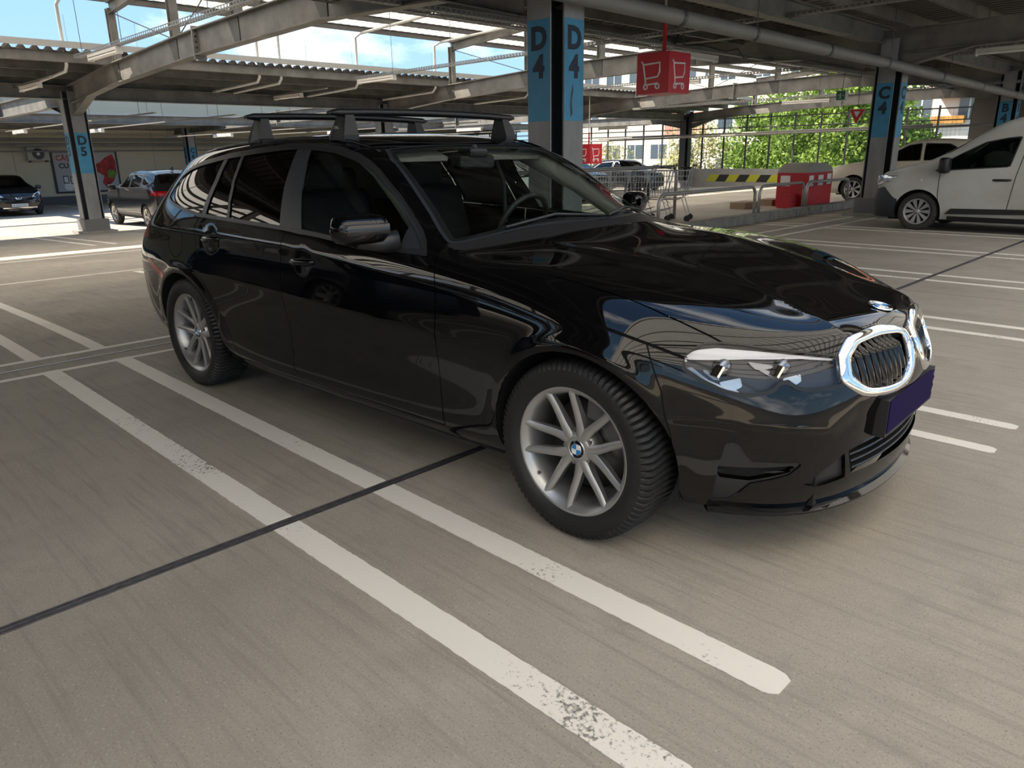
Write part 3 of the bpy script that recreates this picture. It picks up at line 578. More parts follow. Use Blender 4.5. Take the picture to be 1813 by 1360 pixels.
def fit_x(S,N):
    """return f(w,z)->(x, normal) on the nose surface, g(x,z)->(w,n) on the side"""
    V=S.reshape(-1,3);Nv=N.reshape(-1,3)
    def fx(y,z,xmin=.3):
        m=V[:,0]>xmin;v=V[m];n=Nv[m];s=1 if y>=0 else -1;y=abs(y);i=((v[:,1]-y)**2+(v[:,2]-z)**2+ (n[:,0]<.1)*1).argmin();x=v[i,0]-(n[i,1]*(y-v[i,1])+n[i,2]*(z-v[i,2]))/n[i,0]
        return np.array([x,s*y,z]),n[i]*[1,s,1]
    def fs(x,z,side=1):
        m=V[:,1]>.45;v=V[m];n=Nv[m];i=((v[:,0]-x)**2+(v[:,2]-z)**2+(n[:,1]<.2)*1).argmin();w_=v[i,1]-(n[i,0]*(x-v[i,0])+n[i,2]*(z-v[i,2]))/n[i,1]
        return np.array([x,side*w_,z]),n[i]*[1,side,1]
    def ft(t,z,side=1):
        m=V[:,0]>.0;v=V[m];n=Nv[m];i=((v[:,1]-v[:,0]-t)**2+(v[:,2]-z)**2+(n[:,1]+n[:,0]<.2)*1).argmin();return v[i]*[1,side,1],n[i]*[1,side,1]
    return fx,fs,ft
# materials for vehicles
PAINTB=mat('black_car_paint',(.0022,.0022,.0026),.025,0,coat=0,ior=1.52)
GLOSSB=mat('gloss_black_trim',(.006,.006,.007),.06); SATIN=mat('satin_black_trim',(.020,.020,.021),.35); MATTEB=mat('matte_black_lining',(.004,.004,.004),.8)
GREYTRIM=mat('pillar_trim_grey',(.028,.031,.038),.32); CHROME=mat('chrome',(.86,.86,.87),.04,1); RUBBER=mat('tyre_rubber',(.008,.008,.008),.55,bump=.15,bscale=60)
ALLOY=mat('silver_alloy',(.46,.46,.455),.36,.8); ALLOYD=mat('alloy_barrel',(.28,.28,.28),.35,.8); DISC=mat('brake_disc',(.10,.095,.09),.4,.8)
GLASSC=glassmat('clear_car_glass',(.76,.82,.79),1.5); GLASSD=glassmat('tinted_side_glass',(.62,.70,.68),1.5); PRIV=glassmat('privacy_glass',(.015,.015,.018),1.75); LENS=glassmat('lamp_cover',(.90,.90,.92),1.45)
LINER=mat('headliner_beige',(.34,.32,.28),.85); SEATM=mat('seat_black',(.010,.010,.011),.7); DASH=mat('dashboard_black',(.014,.014,.015),.55)
REDL=mat('tail_lamp_red',(.35,.004,.010),.15); MARKB=mat('roundel_blue',(.01,.22,.55),.3); MARKW=mat('roundel_white',(.8,.8,.8),.3)
LAMPD=mat('lamp_housing_grey',(.030,.031,.036),.3); DRL=mat('lamp_light_guide',(.62,.64,.66),.18,.35); 
def tyre(b,R=.328,wd=.225,lugs=84,rin=.228):
    # profile (radius, offset across), outer face at negative h; shoulder blocks alternate in height
    h=wd/2; prof=[(rin,-h+.02),(rin+.012,-h+.006),(rin+.03,-h-.002),(R-.055,-h-.006),(R-.028,-h+.0),(R-.012,-h+.010),(R-.003,-h+.028)]
    n=lugs*4; V=[];Fc=[]
    full=prof+[(R,-h+.055),(R,-.02),(R,.02),(R,h-.055)]+[(r,-q) for r,q in prof[::-1]]; m=len(full)
    for i in range(n):
        a=2*PI*i/n; low=(i%4)==3
        for k,(r,q) in enumerate(full):
            rr=r-(.012 if low and 5<=k<=m-6 else 0)-(.006 if low and k in(4,m-5) else 0)
            aa=a+(.012 if k in (7,m-8) else 0)+(.03 if 8<=k<=m-9 else 0); V.append((rr*math.cos(aa),q,rr*math.sin(aa)))
    for i in range(n):
        j=(i+1)%n
        for k in range(m-1): Fc.append((i*m+k,j*m+k,j*m+k+1,i*m+k+1))
    return b.add(V,Fc)
def roundel(parent,r,letters=True,depth=.004):
    """disc in local XZ, facing -Y"""
    b=B(); b.lathe([(0,-depth),(r*.58,-depth),(r*.6,-depth-.001),(r*.62,-depth),(r*.93,-depth),(r,-depth*.4),(r,0)],32); e=b.build('emblem_ring',GLOSSB,parent,True)
    for k in range(4):
        b=B(); n=6; a0=k*PI/2; v=[(0,-depth-.0015,0)]+[(r*.57*math.cos(a0+PI/2*i/n),-depth-.0015,r*.57*math.sin(a0+PI/2*i/n)) for i in range(n+1)]
        b.add(v,[(0,i,i+1) for i in range(1,n+1)]); b.build('emblem_quadrant',MARKB if k in(1,3) else MARKW,e)
    b=B(); b.lathe([(r*.57,-depth-.0005),(r*.60,-depth-.003),(r*.63,-depth-.0005)],32); b.lathe([(r*.94,-depth),(r*.98,-depth-.002),(r*1.01,-depth*.3)],32); b.build('emblem_rim',CHROME,e,True)
    if letters:
        for ch,a in zip('BMW',(PI*.72,PI*.5,PI*.28)): text('letter',ch,r*.36,(r*.78*math.cos(a),-depth-.002,r*.78*math.sin(a)),(PI/2,-(a-PI/2),0),MARKW,e,ext=.0005,bold=.001)
    return e
def alloy_wheel(name,parent,loc,rot0,side=-1,mud=None):
    """side -1: outer face looks to -Y"""
    t=empty(name,loc); t.parent=parent; t.rotation_euler=(0,0,0 if side<0 else PI)
    b=B(); tyre(b); b.build('tyre',RUBBER,t,'auto')
    b=B(); b.lathe([(.236,-.088),(.2365,-.096),(.232,-.100),(.226,-.094),(.216,-.088),(.207,-.075),(.200,-.03),(.196,.09),(.225,.10),(.236,.105)],72); b.build('rim_barrel',ALLOY,t,True)
    b=B(); b.lathe([(.03,.01),(.165,.01),(.165,.03),(.03,.03)],40); b.build('brake_disc',DISC,t,True)
    b=B(); b.lathe([(.11,-.015),(.185,-.015),(.185,.055),(.11,.055)],10,'y',(0,0,0),.3,1.5); b.build('brake_caliper',mat('caliper_grey',(.13,.13,.13),.5),t)
    b=B(); b.lathe([(0,-.06),(.036,-.062),(.05,-.058),(.062,-.05),(.072,-.03),(.074,.0),(.05,.02)],40); b.build('wheel_hub',ALLOY,t,True)
    sg=1 if side<0 else -1
    for k in range(5):
        for s in (-1,1):
            b=B(); V=[];st=9
            for i in range(st+1):
                q=i/st; r=.045+(.222-.045)*q; hw=.0175-.0045*q+.014*max(0,.3-q)
                ac=math.radians(rot0+72*k)+s*(math.radians(14)+ math.radians(16)*(1-q)**2.2*1.0)
                yo=-.060-.030*q**1.5; dp=.040-.018*q; ca,sa=math.cos(ac),math.sin(ac)
                for (o,yy) in ((-hw,yo+.006),(-hw*.45,yo-.001),(0,yo-.002),(hw*.45,yo-.001),(hw,yo+.006),(hw*.9,yo+dp),(-hw*.9,yo+dp)):
                    V.append((sg*(r*ca-o*sa),yy,r*sa+o*ca))
            m=7; Fc=[(i*m+j,i*m+(j+1)%m,(i+1)*m+(j+1)%m,(i+1)*m+j) for i in range(st) for j in range(m)]+[tuple(range(m))[::-1],tuple(st*m+j for j in range(m))]
            b.add(V,Fc); b.build('spoke',ALLOY,t,'auto')
        a=math.radians(rot0+72*k); b=B(); b.tube([(sg*.055*math.cos(a),-.056,.055*math.sin(a)),(sg*.055*math.cos(a),-.03,.055*math.sin(a))],.010,8); b.build('wheel_bolt',ALLOYD,t)
    e=empty('centre_cap',(0,-.061,0)); e.parent=t; 
    bpy.data.objects.remove(e)
    roundel(t,.034,False,.004).location=(0,-.060,0)
    b=B(); b.tube([(sg*-.15,-.09,-.12),(sg*-.16,-.075,-.13)],.006,6); b.build('tyre_valve',BLACK,t)
    return t
# ============================================================ the black estate car
def ecrease(S):
    S=crease(S); x,y,z=S[...,0],S[...,1],S[...,2]; t=y-x
    # bumper: lower skin set back under a sharp edge
    zc=np.interp(t,[-.9,-.48,-.38,-.30,-.26,-.20,.12,.30],[.515,.525,.525,.490,.468,.472,.495,.51])
    wd_=.030*ramp(-t,.20,.28); k=ramp(x,.28,.40)*(1-ramp(z,zc-.020-wd_,zc+.008+wd_))*ramp(z,.20,.36); n=np.stack([np.cos(np.clip(y/.75,0,1)*1.2),np.sin(np.clip(y/.75,0,1)*1.2)*(y>.01),0*z],-1)
    S=S-n*(.012*k)[...,None]
    e=.004*np.exp(-np.abs(z-zc-.004)/.02)*ramp(x,.28,.40)*(1-ramp(-t,.20,.27)); S=S+n*e[...,None]
    # bonnet crease line running from the pillar to the kidney, and centre valley next to it
    yc=np.interp(x,[-.45,-.15,.05,.26,.48,.68],[.45,.42,.37,.33,.33,.37]); kk=ramp(x,-.6,-.3)*(z>.68)*(y<.7)
    S[...,2]+=.006*kk*np.exp(-np.abs(y-yc)/.05)
    # door handle dishes
    for hx,hz in ((-2.452,.902),(-1.575,.852)):
        r=np.hypot(x-hx,z-hz); S[...,1]-=(y>.6)*.0042*(1-ramp(r,.025,.082))
    return S
ES=surface(ECOLS,18,14,6.4,4.9,ecrease); EN=normals(ES)
fx,fs,ft=fit_x(ES,EN)
TH=.0420776
car=empty('estate_car',(0,0,0),TH,label='glossy black estate car with roof bars and chrome kidney grille in the foreground',cat='car')
H=soup(ES,EN)
P={}
DLO=[(-.735,.937),(-.79,.985),(-.845,1.022),(-.921,1.068),(-1.055,1.158),(-1.221,1.258),(-1.31,1.298),(-1.39,1.325),(-1.552,1.358),(-1.7,1.372),(-1.843,1.379),(-1.952,1.379),(-2.273,1.361),(-2.562,1.338),(-2.829,1.303),(-2.95,1.275),(-3.03,1.235),(-3.062,1.165),(-3.085,1.10),(-3.06,1.082),(-2.95,1.056),(-2.834,1.038),(-2.603,1.011),(-2.25,1.0),(-1.726,.982),(-1.487,.968),(-1.356,.959),(-1.053,.945)]
P['dlo'],H=cut(H,XZ(DLO),[(1,.55,2)])
WS=[(-1.39,-.1),(-1.39,0),(-1.375,.25),(-1.345,.545),(-1.25,.595),(-1.064,.643),(-.904,.685),(-.74,.748),(-.71,.748),(-.69,.70),(-.64,.55),(-.575,.32),(-.53,.1),(-.525,-.1)]
P['ws'],H=cut(H,XY(WS),[(2,.9,2)])
COWL=[(-.60,-.1),(-.72,.77),(-.66,.775),(-.635,.745),(-.565,.58),(-.495,.404),(-.465,.1),(-.46,-.1)]
P['cowl'],H=cut(H,XY(COWL),[(2,.9,1.2),(0,-.8,-.4)])
for hx in (0,-2.851):
    f=(lambda p,hx=hx:np.hypot(p[:,0]-hx,(p[:,2]-.325)*(1.0))-.362); _,H=split(H,f,[(0,hx-.5,hx+.5),(1,.5,2),(2,0,.8)])
LAMP=[(.42,.716),(.399,.726),(.372,.741),(.33,.751),(.26,.7515),(.16,.744),(.085,.7345),(-.09,.717),(-.271,.696),(-.292,.655),(-.290,.602),(-.20,.598),(-.091,.601),(-.045,.612),(-.020,.628),(.020,.6245),(.045,.605),(.09,.597),(.16,.592),(.209,.595),(.27,.606),(.35,.633),(.44,.673)]
P['lamp'],H=cut(H,TZ(LAMP),[(0,.1,.9)])
KO=smoothpoly([(.424,.704),(.432,.692),(.446,.645),(.447,.622),(.440,.610),(.411,.585),(.354,.557),(.223,.538),(.139,.545),(.085,.560),(.040,.60),(.022,.655),(.020,.70),(.041,.728),(.127,.748),(.213,.755),(.345,.746),(.385,.733)],3)
KI=smoothpoly([(.386,.690),(.394,.680),(.402,.650),(.402,.636),(.397,.625),(.372,.602),(.330,.583),(.225,.572),(.150,.576),(.110,.588),(.078,.613),(.064,.655),(.060,.690),(.075,.712),(.135,.722),(.215,.728),(.320,.721),(.356,.709)],3)
P['kid'],H=cut(H,YZ(KO),[(0,.5,1)])
INT=[(-.1,.405),(.30,.398),(.40,.380),(.365,.292),(-.1,.286)]
P['int'],H=cut(H,YZ(INT),[(0,.6,1)])
DUCT=[(.415,.378),(.478,.338),(.545,.288),(.50,.272),(.39,.284)]
P['duct'],H=cut(H,YZ(DUCT),[(0,.5,1)])
CI=[(.233,.437),(.187,.441),(.116,.377),(-.125,.368),(-.059,.328),(.114,.297),(.19,.224),(.262,.216),(.256,.346)]
P['ci'],H=cut(H,TZ(CI),[(0,.2,.9),(2,.1,.5)])
LIP=(lambda p:p[:,2]-np.interp(np.abs(p[:,1])-p[:,0],[-.8,-.3,-.15,0,.2,.3],[.262,.262,.235,.245,.232,.21]))
P['lip'],H=split(H,LIP,[(0,.36,1)])
TAILL=[(-4,.83),(-3.30,.86),(-3.36,.945),(-4,.97)]
P['tail'],H=cut(H,XZ(TAILL),[(0,-4,-3.2)])
REFL=[(-3.36,.735),(-3.27,.735),(-3.06,.655),(-3.09,.625)]
P['refl'],H=cut(H,XZ(REFL),[(1,.6,1)])
HOOD=[(-.45,-.1),(-.46,.1),(-.49,.404),(-.56,.58),(-.63,.745),(-.62,.795),(-.2,.815),(.05,.803),(.15,.787),(.224,.773),(.281,.76),(.364,.732),(.447,.70),(.56,.617),(.72,.44),(.78,.38),(1,.2),(1,-.1)]
hood_f=sdf(HOOD)
GAPS=[]
def panel(nm,fb,extra=(),g=.0024):
    global H
    f,bx=fb; a,r=split(H,lambda p:f(p)+g,list(bx)+list(extra)); gp,r=split(r,lambda p:f(p)-g,list(bx)+list(extra)); P[nm]=a; GAPS.append(gp); H=r
panel('hood',((lambda p:np.maximum(hood_f(p[:,0],np.abs(p[:,1])),.69-p[:,2])),[(0,-.7,.9),(2,.66,1.2)]))
panel('fdoor',XZ([(-.71,1.2),(-.690,.927),(-.667,.854),(-.656,.775),(-.663,.63),(-.672,.45),(-.66,.262),(-1.7,.262),(-1.760,.30),(-1.763,.5),(-1.763,.70),(-1.758,.928),(-1.73,.989),(-1.73,1.2)]),[(1,.6,1),(2,0,1.02)])
panel('rdoor',XZ([(-1.73,1.2),(-1.73,.989),(-1.758,.928),(-1.763,.70),(-1.763,.5),(-1.760,.30),(-1.7,.262),(-2.33,.262),(-2.40,.40),(-2.475,.54),(-2.575,.675),(-2.612,.74),(-2.620,.874),(-2.637,.966),(-2.60,1.018),(-2.60,1.2)]),[(1,.6,1),(2,0,1.06)])
panel('bumper',((lambda p:np.maximum(p[:,2]-.742,-(p[:,0]-np.interp(p[:,2],[.1,.45,.60,.735,.8],[.36,.345,.318,.262,.22])))),[(0,.15,1)]),[(2,0,.78)])
FUEL=(lambda p:np.hypot(p[:,0]+2.875,p[:,2]-.868)-.092)
panel('fuel',(FUEL,[(0,-3.1,-2.7)]),[(1,.6,1)],.0016)
def both(k,name,m,**kw):
    s=P[k] if isinstance(k,str) else k
    return solid(cat_(s,mirror(s)),name,m,car,**kw)
def sides(k,name,m,d=0,**kw):
    s=shift(P[k],d) if isinstance(k,str) else shift(k,d); return [solid(mirror(s),name,m,car,**kw),solid(s,name,m,car,**kw)]
both(H,'body_shell',PAINTB); both('hood','bonnet',PAINTB); sides('fdoor','front_door',PAINTB); sides('rdoor','rear_door',PAINTB); both('bumper','front_bumper',PAINTB); sides('fuel','fuel_flap',PAINTB)
g=cat_(*GAPS); both(shift(g,-.006),'panel_gap',MATTEB)
both('lip','front_splitter',PAINTB); both('cowl','wiper_cowl',SATIN)
sides('tail','tail_lamp',REDL); sides('refl','rear_reflector',REDL,.001)
# side windows: outer trim, panes, pillars
dl=P['dlo']; dsd=sdf(DLO); dlof=lambda p:dsd(p[:,0],p[:,2])
inner,trim=split(dl,lambda p:dlof(p)+np.interp(p[:,2],[1.0,1.1,1.25,1.3],[.020,.014,.026,.030])); sides(trim,'window_trim',SATIN,.004)
trim_glint,_=split(trim,lambda p:np.abs(dlof(p)+.012)-.0025); sides(trim_glint,'window_seal_or_glint',GREYTRIM,.0055,kind='stuff')  # paler strip: the seal's thin highlight put into its colour
def band(s,pts,wd):  # polyline band in xz
    f=sdf([(x-wd/2,z) for x,z in pts]+[(x+wd/2,z) for x,z in pts[::-1]]); return split(s,lambda p:f(p[:,0],p[:,2]))
BP=sdf([(-1.872,1.42),(-1.868,1.35),(-1.845,1.17),(-1.795,1.004),(-1.78,.93),(-1.60,.93),(-1.612,.999),(-1.70,1.18),(-1.752,1.35),(-1.752,1.42)])
pil,inner=split(inner,lambda p:BP(p[:,0],p[:,2]))
mg=lambda p:np.abs(p[:,0]-np.interp(p[:,2],[.98,1.004,1.17,1.35],[-1.70,-1.703,-1.768,-1.815]))-.0025
pg,pil=split(pil,mg); sides(pil,'pillar_cover',GREYTRIM,.003); sides(pg,'pillar_gap',MATTEB,-.002)
D2=sdf([(-2.405,1.36),(-2.393,1.332),(-2.30,1.02),(-2.29,.98),(-2.262,.98),(-2.272,1.02),(-2.362,1.34),(-2.37,1.36)])
d2,inner=split(inner,lambda p:D2(p[:,0],p[:,2])); sides(d2,'window_divider',SATIN,.003)
D1=sdf([(-2.592,1.36),(-2.576,1.328),(-2.55,1.20),(-2.575,1.03),(-2.58,.98),(-2.53,.98),(-2.528,1.03),(-2.508,1.20),(-2.532,1.335),(-2.54,1.36)])
d1,inner=split(inner,lambda p:D1(p[:,0],p[:,2])); sides(d1,'window_divider',SATIN,.003)
FT=sdf([(-.95,1.30),(-.922,1.09),(-.905,.92),(-.5,.90),(-.6,1.1)])
ftri,inner=split(inner,lambda p:FT(p[:,0],p[:,2])); sides(ftri,'mirror_sail_panel',GREYTRIM,.002)
fr,bk=split(inner,lambda p:-(p[:,0]+1.69)); 
for s in sides(fr,'front_door_glass',GLASSD,-.003): pass
for a,c in ((-1.7,-2.33),(-2.33,-2.56),(-2.56,-3.3)):
    q,_=split(bk,lambda p:np.maximum(p[:,0]-a,c-p[:,0])); sides(q,'privacy_window',PRIV,-.003)
# windscreen: glass inside a black frit border, seal along the edge
wsf=sdf(WS); wf_=lambda p:wsf(p[:,0],np.abs(p[:,1]))
gl,fr_=split(P['ws'],lambda p:wf_(p)+.016); both(shift(fr_,.002),'windscreen_seal',GREYTRIM); both(gl,'windscreen',GLASSC)
frit,_=split(gl,lambda p:-(wf_(p)+.045)); both(shift(frit,-.004),'windscreen_frit',MATTEB)
# greenhouse lining
up,_=split(H,lambda p:1.02-p[:,2]); lin=shift(up,-.022); both((lin[0][:,::-1],-lin[1][:,::-1]),'headlining',LINER)
# roof rails
for s in (-1,1):
    b=B(); pts=[]
    for x in np.linspace(-3.02,-1.33,26):
        q,n=fs(x,1.34) if 0 else (None,None)
        i=((ES[:,-32:,0]-x)**2+(ES[:,-32:,1]-.585)**2).argmin(); v=ES[:,-32:].reshape(-1,3)[i]; u=(x+3.02)/1.69; e=min(u,1-u)
        pts.append((x,s*.585,v[2]+.003))
    b.tube(pts,[.003+.006*min(1,min((p[0]+3.02)/1.69,1-(p[0]+3.02)/1.69)*10) for p in pts],8); b.build('roof_rail',GLOSSB,car,True)
# lamps
sides('lamp','lamp_lens',LENS,.001); lb=P['lamp']
sides(lb,'lamp_housing',LAMPD,-.022)
lsd=sdf(LAMP); rimf=lambda p:-(lsd(np.abs(p[:,1])-p[:,0],p[:,2])+np.where(p[:,2]<.69,.013,.005))
rr,_=split(lb,rimf); sides(rr,'lamp_seal',mat('lamp_seal_black',(.004,.004,.004),.35),.003)
def lpart(poly,name,m,d):
    q,_=cut(lb,TZ(poly),[]); sides(q,name,m,d)
lpart([(.405,.722),(.36,.733),(.28,.738),(.10,.727),(-.09,.709),(-.262,.690),(-.262,.684),(-.09,.699),(.16,.705),(.40,.702),(.428,.690),(.405,.668),(.345,.648),(.26,.624),(.20,.612),(.17,.602),(.22,.600),(.274,.608),(.344,.632),(.43,.672),(.440,.69)],'light_guide',DRL,-.010)
for pl in ([(.279,.637),(.188,.651),(.18,.624),(.219,.610),(.263,.616)],[(.002,.645),(-.085,.655),(-.089,.634),(-.045,.619),(-.015,.628)]): lpart(pl,'light_guide_tooth',mat('ice_blue_guide',(.60,.70,.78),.15,.3),-.008)
for pl in ([(.44,.676),(.392,.680),(.306,.633),(.345,.634)],[(.36,.675),(.33,.672),(.27,.645),(.29,.638)],[(.153,.699),(.014,.683),(.05,.676),(.11,.672)],[(.11,.676),(.07,.676),(.03,.656),(.05,.652)]): lpart(pl,'lamp_fin',mat('lamp_fin_silver',(.30,.31,.32),.2,.7),-.014)
for s in (-1,1):
    for t_,z_ in ((.232,.674),(-.020,.672)):
        q,n=ft(t_,z_,s); n=Vector((.92,s*.30,.05)).normalized(); c=Vector(q)-Vector(EN[0,0])*0-n*.012
        b=B(); b.tube([c-n*.05,c-n*.008,c,c+n*.004],[.027,.029,.024,.016],16); b.build('projector_lens',mat('projector_glass',(.25,.27,.30),.05,.9),car,True)
        b=B(); d=Vector((-s*.3,.92,0)); b.bar(c+d*.026*s+Vector((0,0,.012)),c+d*.05*s-Vector((0,0,.018)),.03,.010); b.build('projector_shroud',CHROME,car)
# kidney grille
def loopsurf(poly,s,off,inset=0):
    P0=[]; c=np.mean(poly,0)
    for (y,z) in poly:
        yy,zz=y+(c[0]-y)*inset,z+(c[1]-z)*inset; q,n=fx(s*yy,zz,.45); P0.append(Vector(q)+Vector((1,s*.25,.25)).normalized()*off)
    return P0
for s in (-1,1):
    n=len(KO); KIm=KI; mx=lambda k:[(a[0]*(1-k)+c[0]*k,a[1]*(1-k)+c[1]*k) for a,c in zip(KO,KI)]
    loops=[loopsurf(KO,s,-.010),loopsurf(KO,s,.003),loopsurf(mx(.08),s,.007),loopsurf(mx(.5),s,.009),loopsurf(mx(.92),s,.007),loopsurf(KI,s,.002),loopsurf(mx(1.06),s,-.012),loopsurf(mx(1.1),s,-.05)]
    V=[v for l in loops for v in l]; Fc=[(i*n+j,i*n+(j+1)%n,(i+1)*n+(j+1)%n,(i+1)*n+j) for i in range(len(loops)-1) for j in range(n)]
    if s>0: Fc=[q[::-1] for q in Fc]
    mk('kidney_surround',V,Fc,CHROME,car,True)
    back=loopsurf(KIm,s,-.055); mk('kidney_backing',back,[tuple(range(n))],MATTEB,car)
    ksd=sdf(KI)
    for i in range(9):
        y=.088+.0345*i; zz=[z for z in np.linspace(.56,.76,41) if ksd(np.array([y]),np.array([z]))[0]<.004]
        if len(zz)<3: continue
        b=B(); V=[];m=0
        for z in np.linspace(zz[0],zz[-1],9):
            q,nn=fx(s*y,z,.45); fwd=-.010-.016*((z-zz[0])/(zz[-1]-zz[0])>.82); x=q[0]+fwd
            for dx,dy in ((0,-.0022),(0,.0022),(-.012,.009),(-.045,.009),(-.045,-.009),(-.012,-.009)): V.append((x+dx,s*y+dy,z))
            m+=1
        b.add(V,[(a*6+j,a*6+(j+1)%6,(a+1)*6+(j+1)%6,(a+1)*6+j) for a in range(m-1) for j in range(6)]+[tuple(range(6))[::-1],tuple((m-1)*6+j for j in range(6))]); b.build('grille_slat',GLOSSB,car,'auto')
# bonnet roundel
q=Vector((.683,0,.786)); i=((ES[0:60,-20:,0]-.683)**2+(ES[0:60,-20:,1])**2).argmin(); vq=ES[0:60,-20:].reshape(-1,3)[i]; nq=EN[0:60,-20:].reshape(-1,3)[i]; nq=Vector((nq[0],0,nq[2])).normalized()
em=roundel(car,.041,True,.005); em.location=(vq[0],0,vq[2]+.001)
zl=-nq; # local -Y -> normal ; local Z -> up the bonnet (-x)
up=Vector((-nq.z,0,nq.x)); xl=zl.cross(up) if 0 else (zl).cross(up)
em.matrix_local=Matrix(((xl.x,zl.x,up.x,vq[0]),(xl.y,zl.y,up.y,0),(xl.z,zl.z,up.z,vq[2]+.001),(0,0,0,1)))
# intakes
both(shift(P['int'],-.06),'intake_backing',MATTEB)
for k in range(4):
    z=.385-.027*k; V=[];Y=np.linspace(-.385+.012*k,.385-.012*k,25)
    for y in Y:
        q,nn=fx(y,z,.5); x=q[0]-.010-.02*0
        V+=[(x,y,z-.004),(x+.002,y,z),(x,y,z+.004),(x-.04,y,z+.007),(x-.04,y,z-.007)]
    m=len(Y); mk('intake_slat',V,[(a*5+j,a*5+(j+1)%5,(a+1)*5+(j+1)%5,(a+1)*5+j) for a in range(m-1) for j in range(5)],SATIN,car)
sides('duct','intake_duct',SATIN,-.014)
ci=P['ci']; SL=sdf([(.26,.352),(.12,.352),(-.105,.358),(-.062,.335),(.115,.306),(.25,.312)]); slot,rest=split(ci,lambda p:SL(np.abs(p[:,1])-p[:,0],p[:,2])); sides(rest,'corner_vent_cover',SATIN,-.006); sides(slot,'corner_vent_slot',MATTEB,-.03)
mid,_=split(slot,lambda p:np.abs(p[:,2]-np.interp(np.abs(p[:,1])-p[:,0],[-.1,.1,.26],[.345,.330,.333]))-.004); sides(mid,'corner_vent_blade',SATIN,-.008,kind='stuff')
# splitter lip plate
V=[];T=np.linspace(-1,1,41)
for u in T:
    y=u*.70; q,nn=fx(y,.20,.25); o=Vector((q[0],y,0)); d=Vector((1-.5*abs(u),u*.55,0)).normalized()
    V+=[tuple(o-d*.07+Vector((0,0,.178))),tuple(o+d*.016+Vector((0,0,.176))),tuple(o+d*.018+Vector((0,0,.184))),tuple(o-d*.01+Vector((0,0,.20)))]
mk('splitter_lip',V,[(a*4+j,a*4+(j+1)%4,(a+1)*4+(j+1)%4,(a+1)*4+j) for a in range(40) for j in range(4)],GLOSSB,car,'auto')
# number plate (violet cover) and holder
b=B(); b.box(.78,.827,-.272,.272,.402,.53); b.build('plate_holder',BLACK,car)
VIOLET=mat('violet_plate',(.005,.0,.045),.7,spec=.1)
zz=[(-.262,.415),(-.262,.525)]+[(-.2,.532),(.20,.532),(.262,.52),(.245,.505),(.27,.49),(.25,.475),(.268,.458),(.245,.44),(.262,.425),(.24,.412)]
V=[(.8275,y,z) for y,z in zz]+[(.830,y,z) for y,z in zz]; n=len(zz); mk('number_plate',V,[tuple(range(n)),tuple(range(n,2*n))[::-1]]+[(i,(i+1)%n,n+(i+1)%n,n+i) for i in range(n)],VIOLET,car,label='dark violet covered number plate')
# towing cap
q,nn=fx(-.40,.462,.4); b=B(); b.lathe([(.028,-.001),(.030,-.0035),(.032,-.001)],24); tc_=b.build('tow_eye_cap',GREYTRIM,car,True); tc_.location=tuple(Vector(q)-Vector(nn)*.014); tc_.rotation_euler=(.1,0,PI/2-.55)
# door handles
for s in (-1,1):
    for hx,hz in ((-2.452,.902),(-1.575,.852)):
        b=B(); y=s*.884; b.tube([(hx-.105,y,hz-.004),(hx-.075,y+s*.010,hz-.004),(hx-.03,y+s*.015,hz-.003),(hx+.05,y+s*.014,hz+.004),(hx+.085,y+s*.006,hz+.006),(hx+.095,y-s*.004,hz+.006)],[.008,.014,.016,.015,.012,.006],12); b.build('door_handle',PAINTB,car,True)
# door mirrors
for s in (-1,1):
    G=[]
    for i in range(13):
        u=i/12; y=.885+.200*u; hx=.085-.030*u**2-.03*max(0,.15-u)*5; hz=.062-.012*u**3-.02*max(0,.12-u)*4
        cx=-.985-.045*u; cz=1.035+.004*u; k=1 if u<.86 else math.sqrt(max(0,1-((u-.86)/.145)**2))
        ring=[]
        for j in range(20):
            a=2*PI*j/20; ca,sa=math.cos(a),math.sin(a); fxx=math.copysign(abs(ca)**.75,ca)*hx*k*(1 if ca>0 else .55); fz=math.copysign(abs(sa)**.7,sa)*hz*k
            ring.append((cx+fxx,s*y,cz+fz))
        G.append(ring)
    V=[p for r in G for p in r]; Fc=[(i*20+j,i*20+(j+1)%20,(i+1)*20+(j+1)%20,(i+1)*20+j) for i in range(12) for j in range(20)]+[tuple(range(20)),tuple(12*20+j for j in range(20))]
    if s>0: Fc=[q[::-1] for q in Fc]
    dm=mk('door_mirror',V,Fc,PAINTB,car,True)
    # indicator strip on the front face, lower shell, foot
    V=[];
    for i in range(12):
        u=.06+.80*i/11; y=.885+.200*u; hx=.085-.030*u**2; cx=-.985-.045*u+hx+.0015
        V+=[(cx-.010,s*y,1.064),(cx+.001,s*y,1.060),(cx+.002,s*y,1.030),(cx-.004,s*y,1.020)]
    Fc=[(i*4+j,i*4+j+1,(i+1)*4+j+1,(i+1)*4+j) for i in range(11) for j in range(3)]
    if s<0: Fc=[q[::-1] for q in Fc]
    mk('mirror_indicator',V,Fc,mat('indicator_lens',(.03,.03,.032),.05),dm,True)
    b=B(); b.tube([(-.93,s*.84,.985),(-.96,s*.91,.983),(-.99,s*.99,.985)],[.045,.038,.02],12); b.build('mirror_foot',SATIN,dm,True)
# wipers
for y0,y1,x0,x1 in ((-.50,.05,-.625,-.53),(.08,.62,-.52,-.70)):
    b=B(); i0,_=0,0
    def wz(x,y): k=((ES[...,0]-x)**2+(ES[...,1]-abs(y))**2).argmin(); return float(ES.reshape(-1,3)[k,2])
    b.tube([(x0-.02,y0,wz(x0,y0)+.02),((x0+x1)/2-.03,(y0+y1)/2,wz((x0+x1)/2,(y0+y1)/2)+.025),(x1-.03,y1,wz(x1,y1)+.02)],.007,6); b.build('wiper',SATIN,car,True)
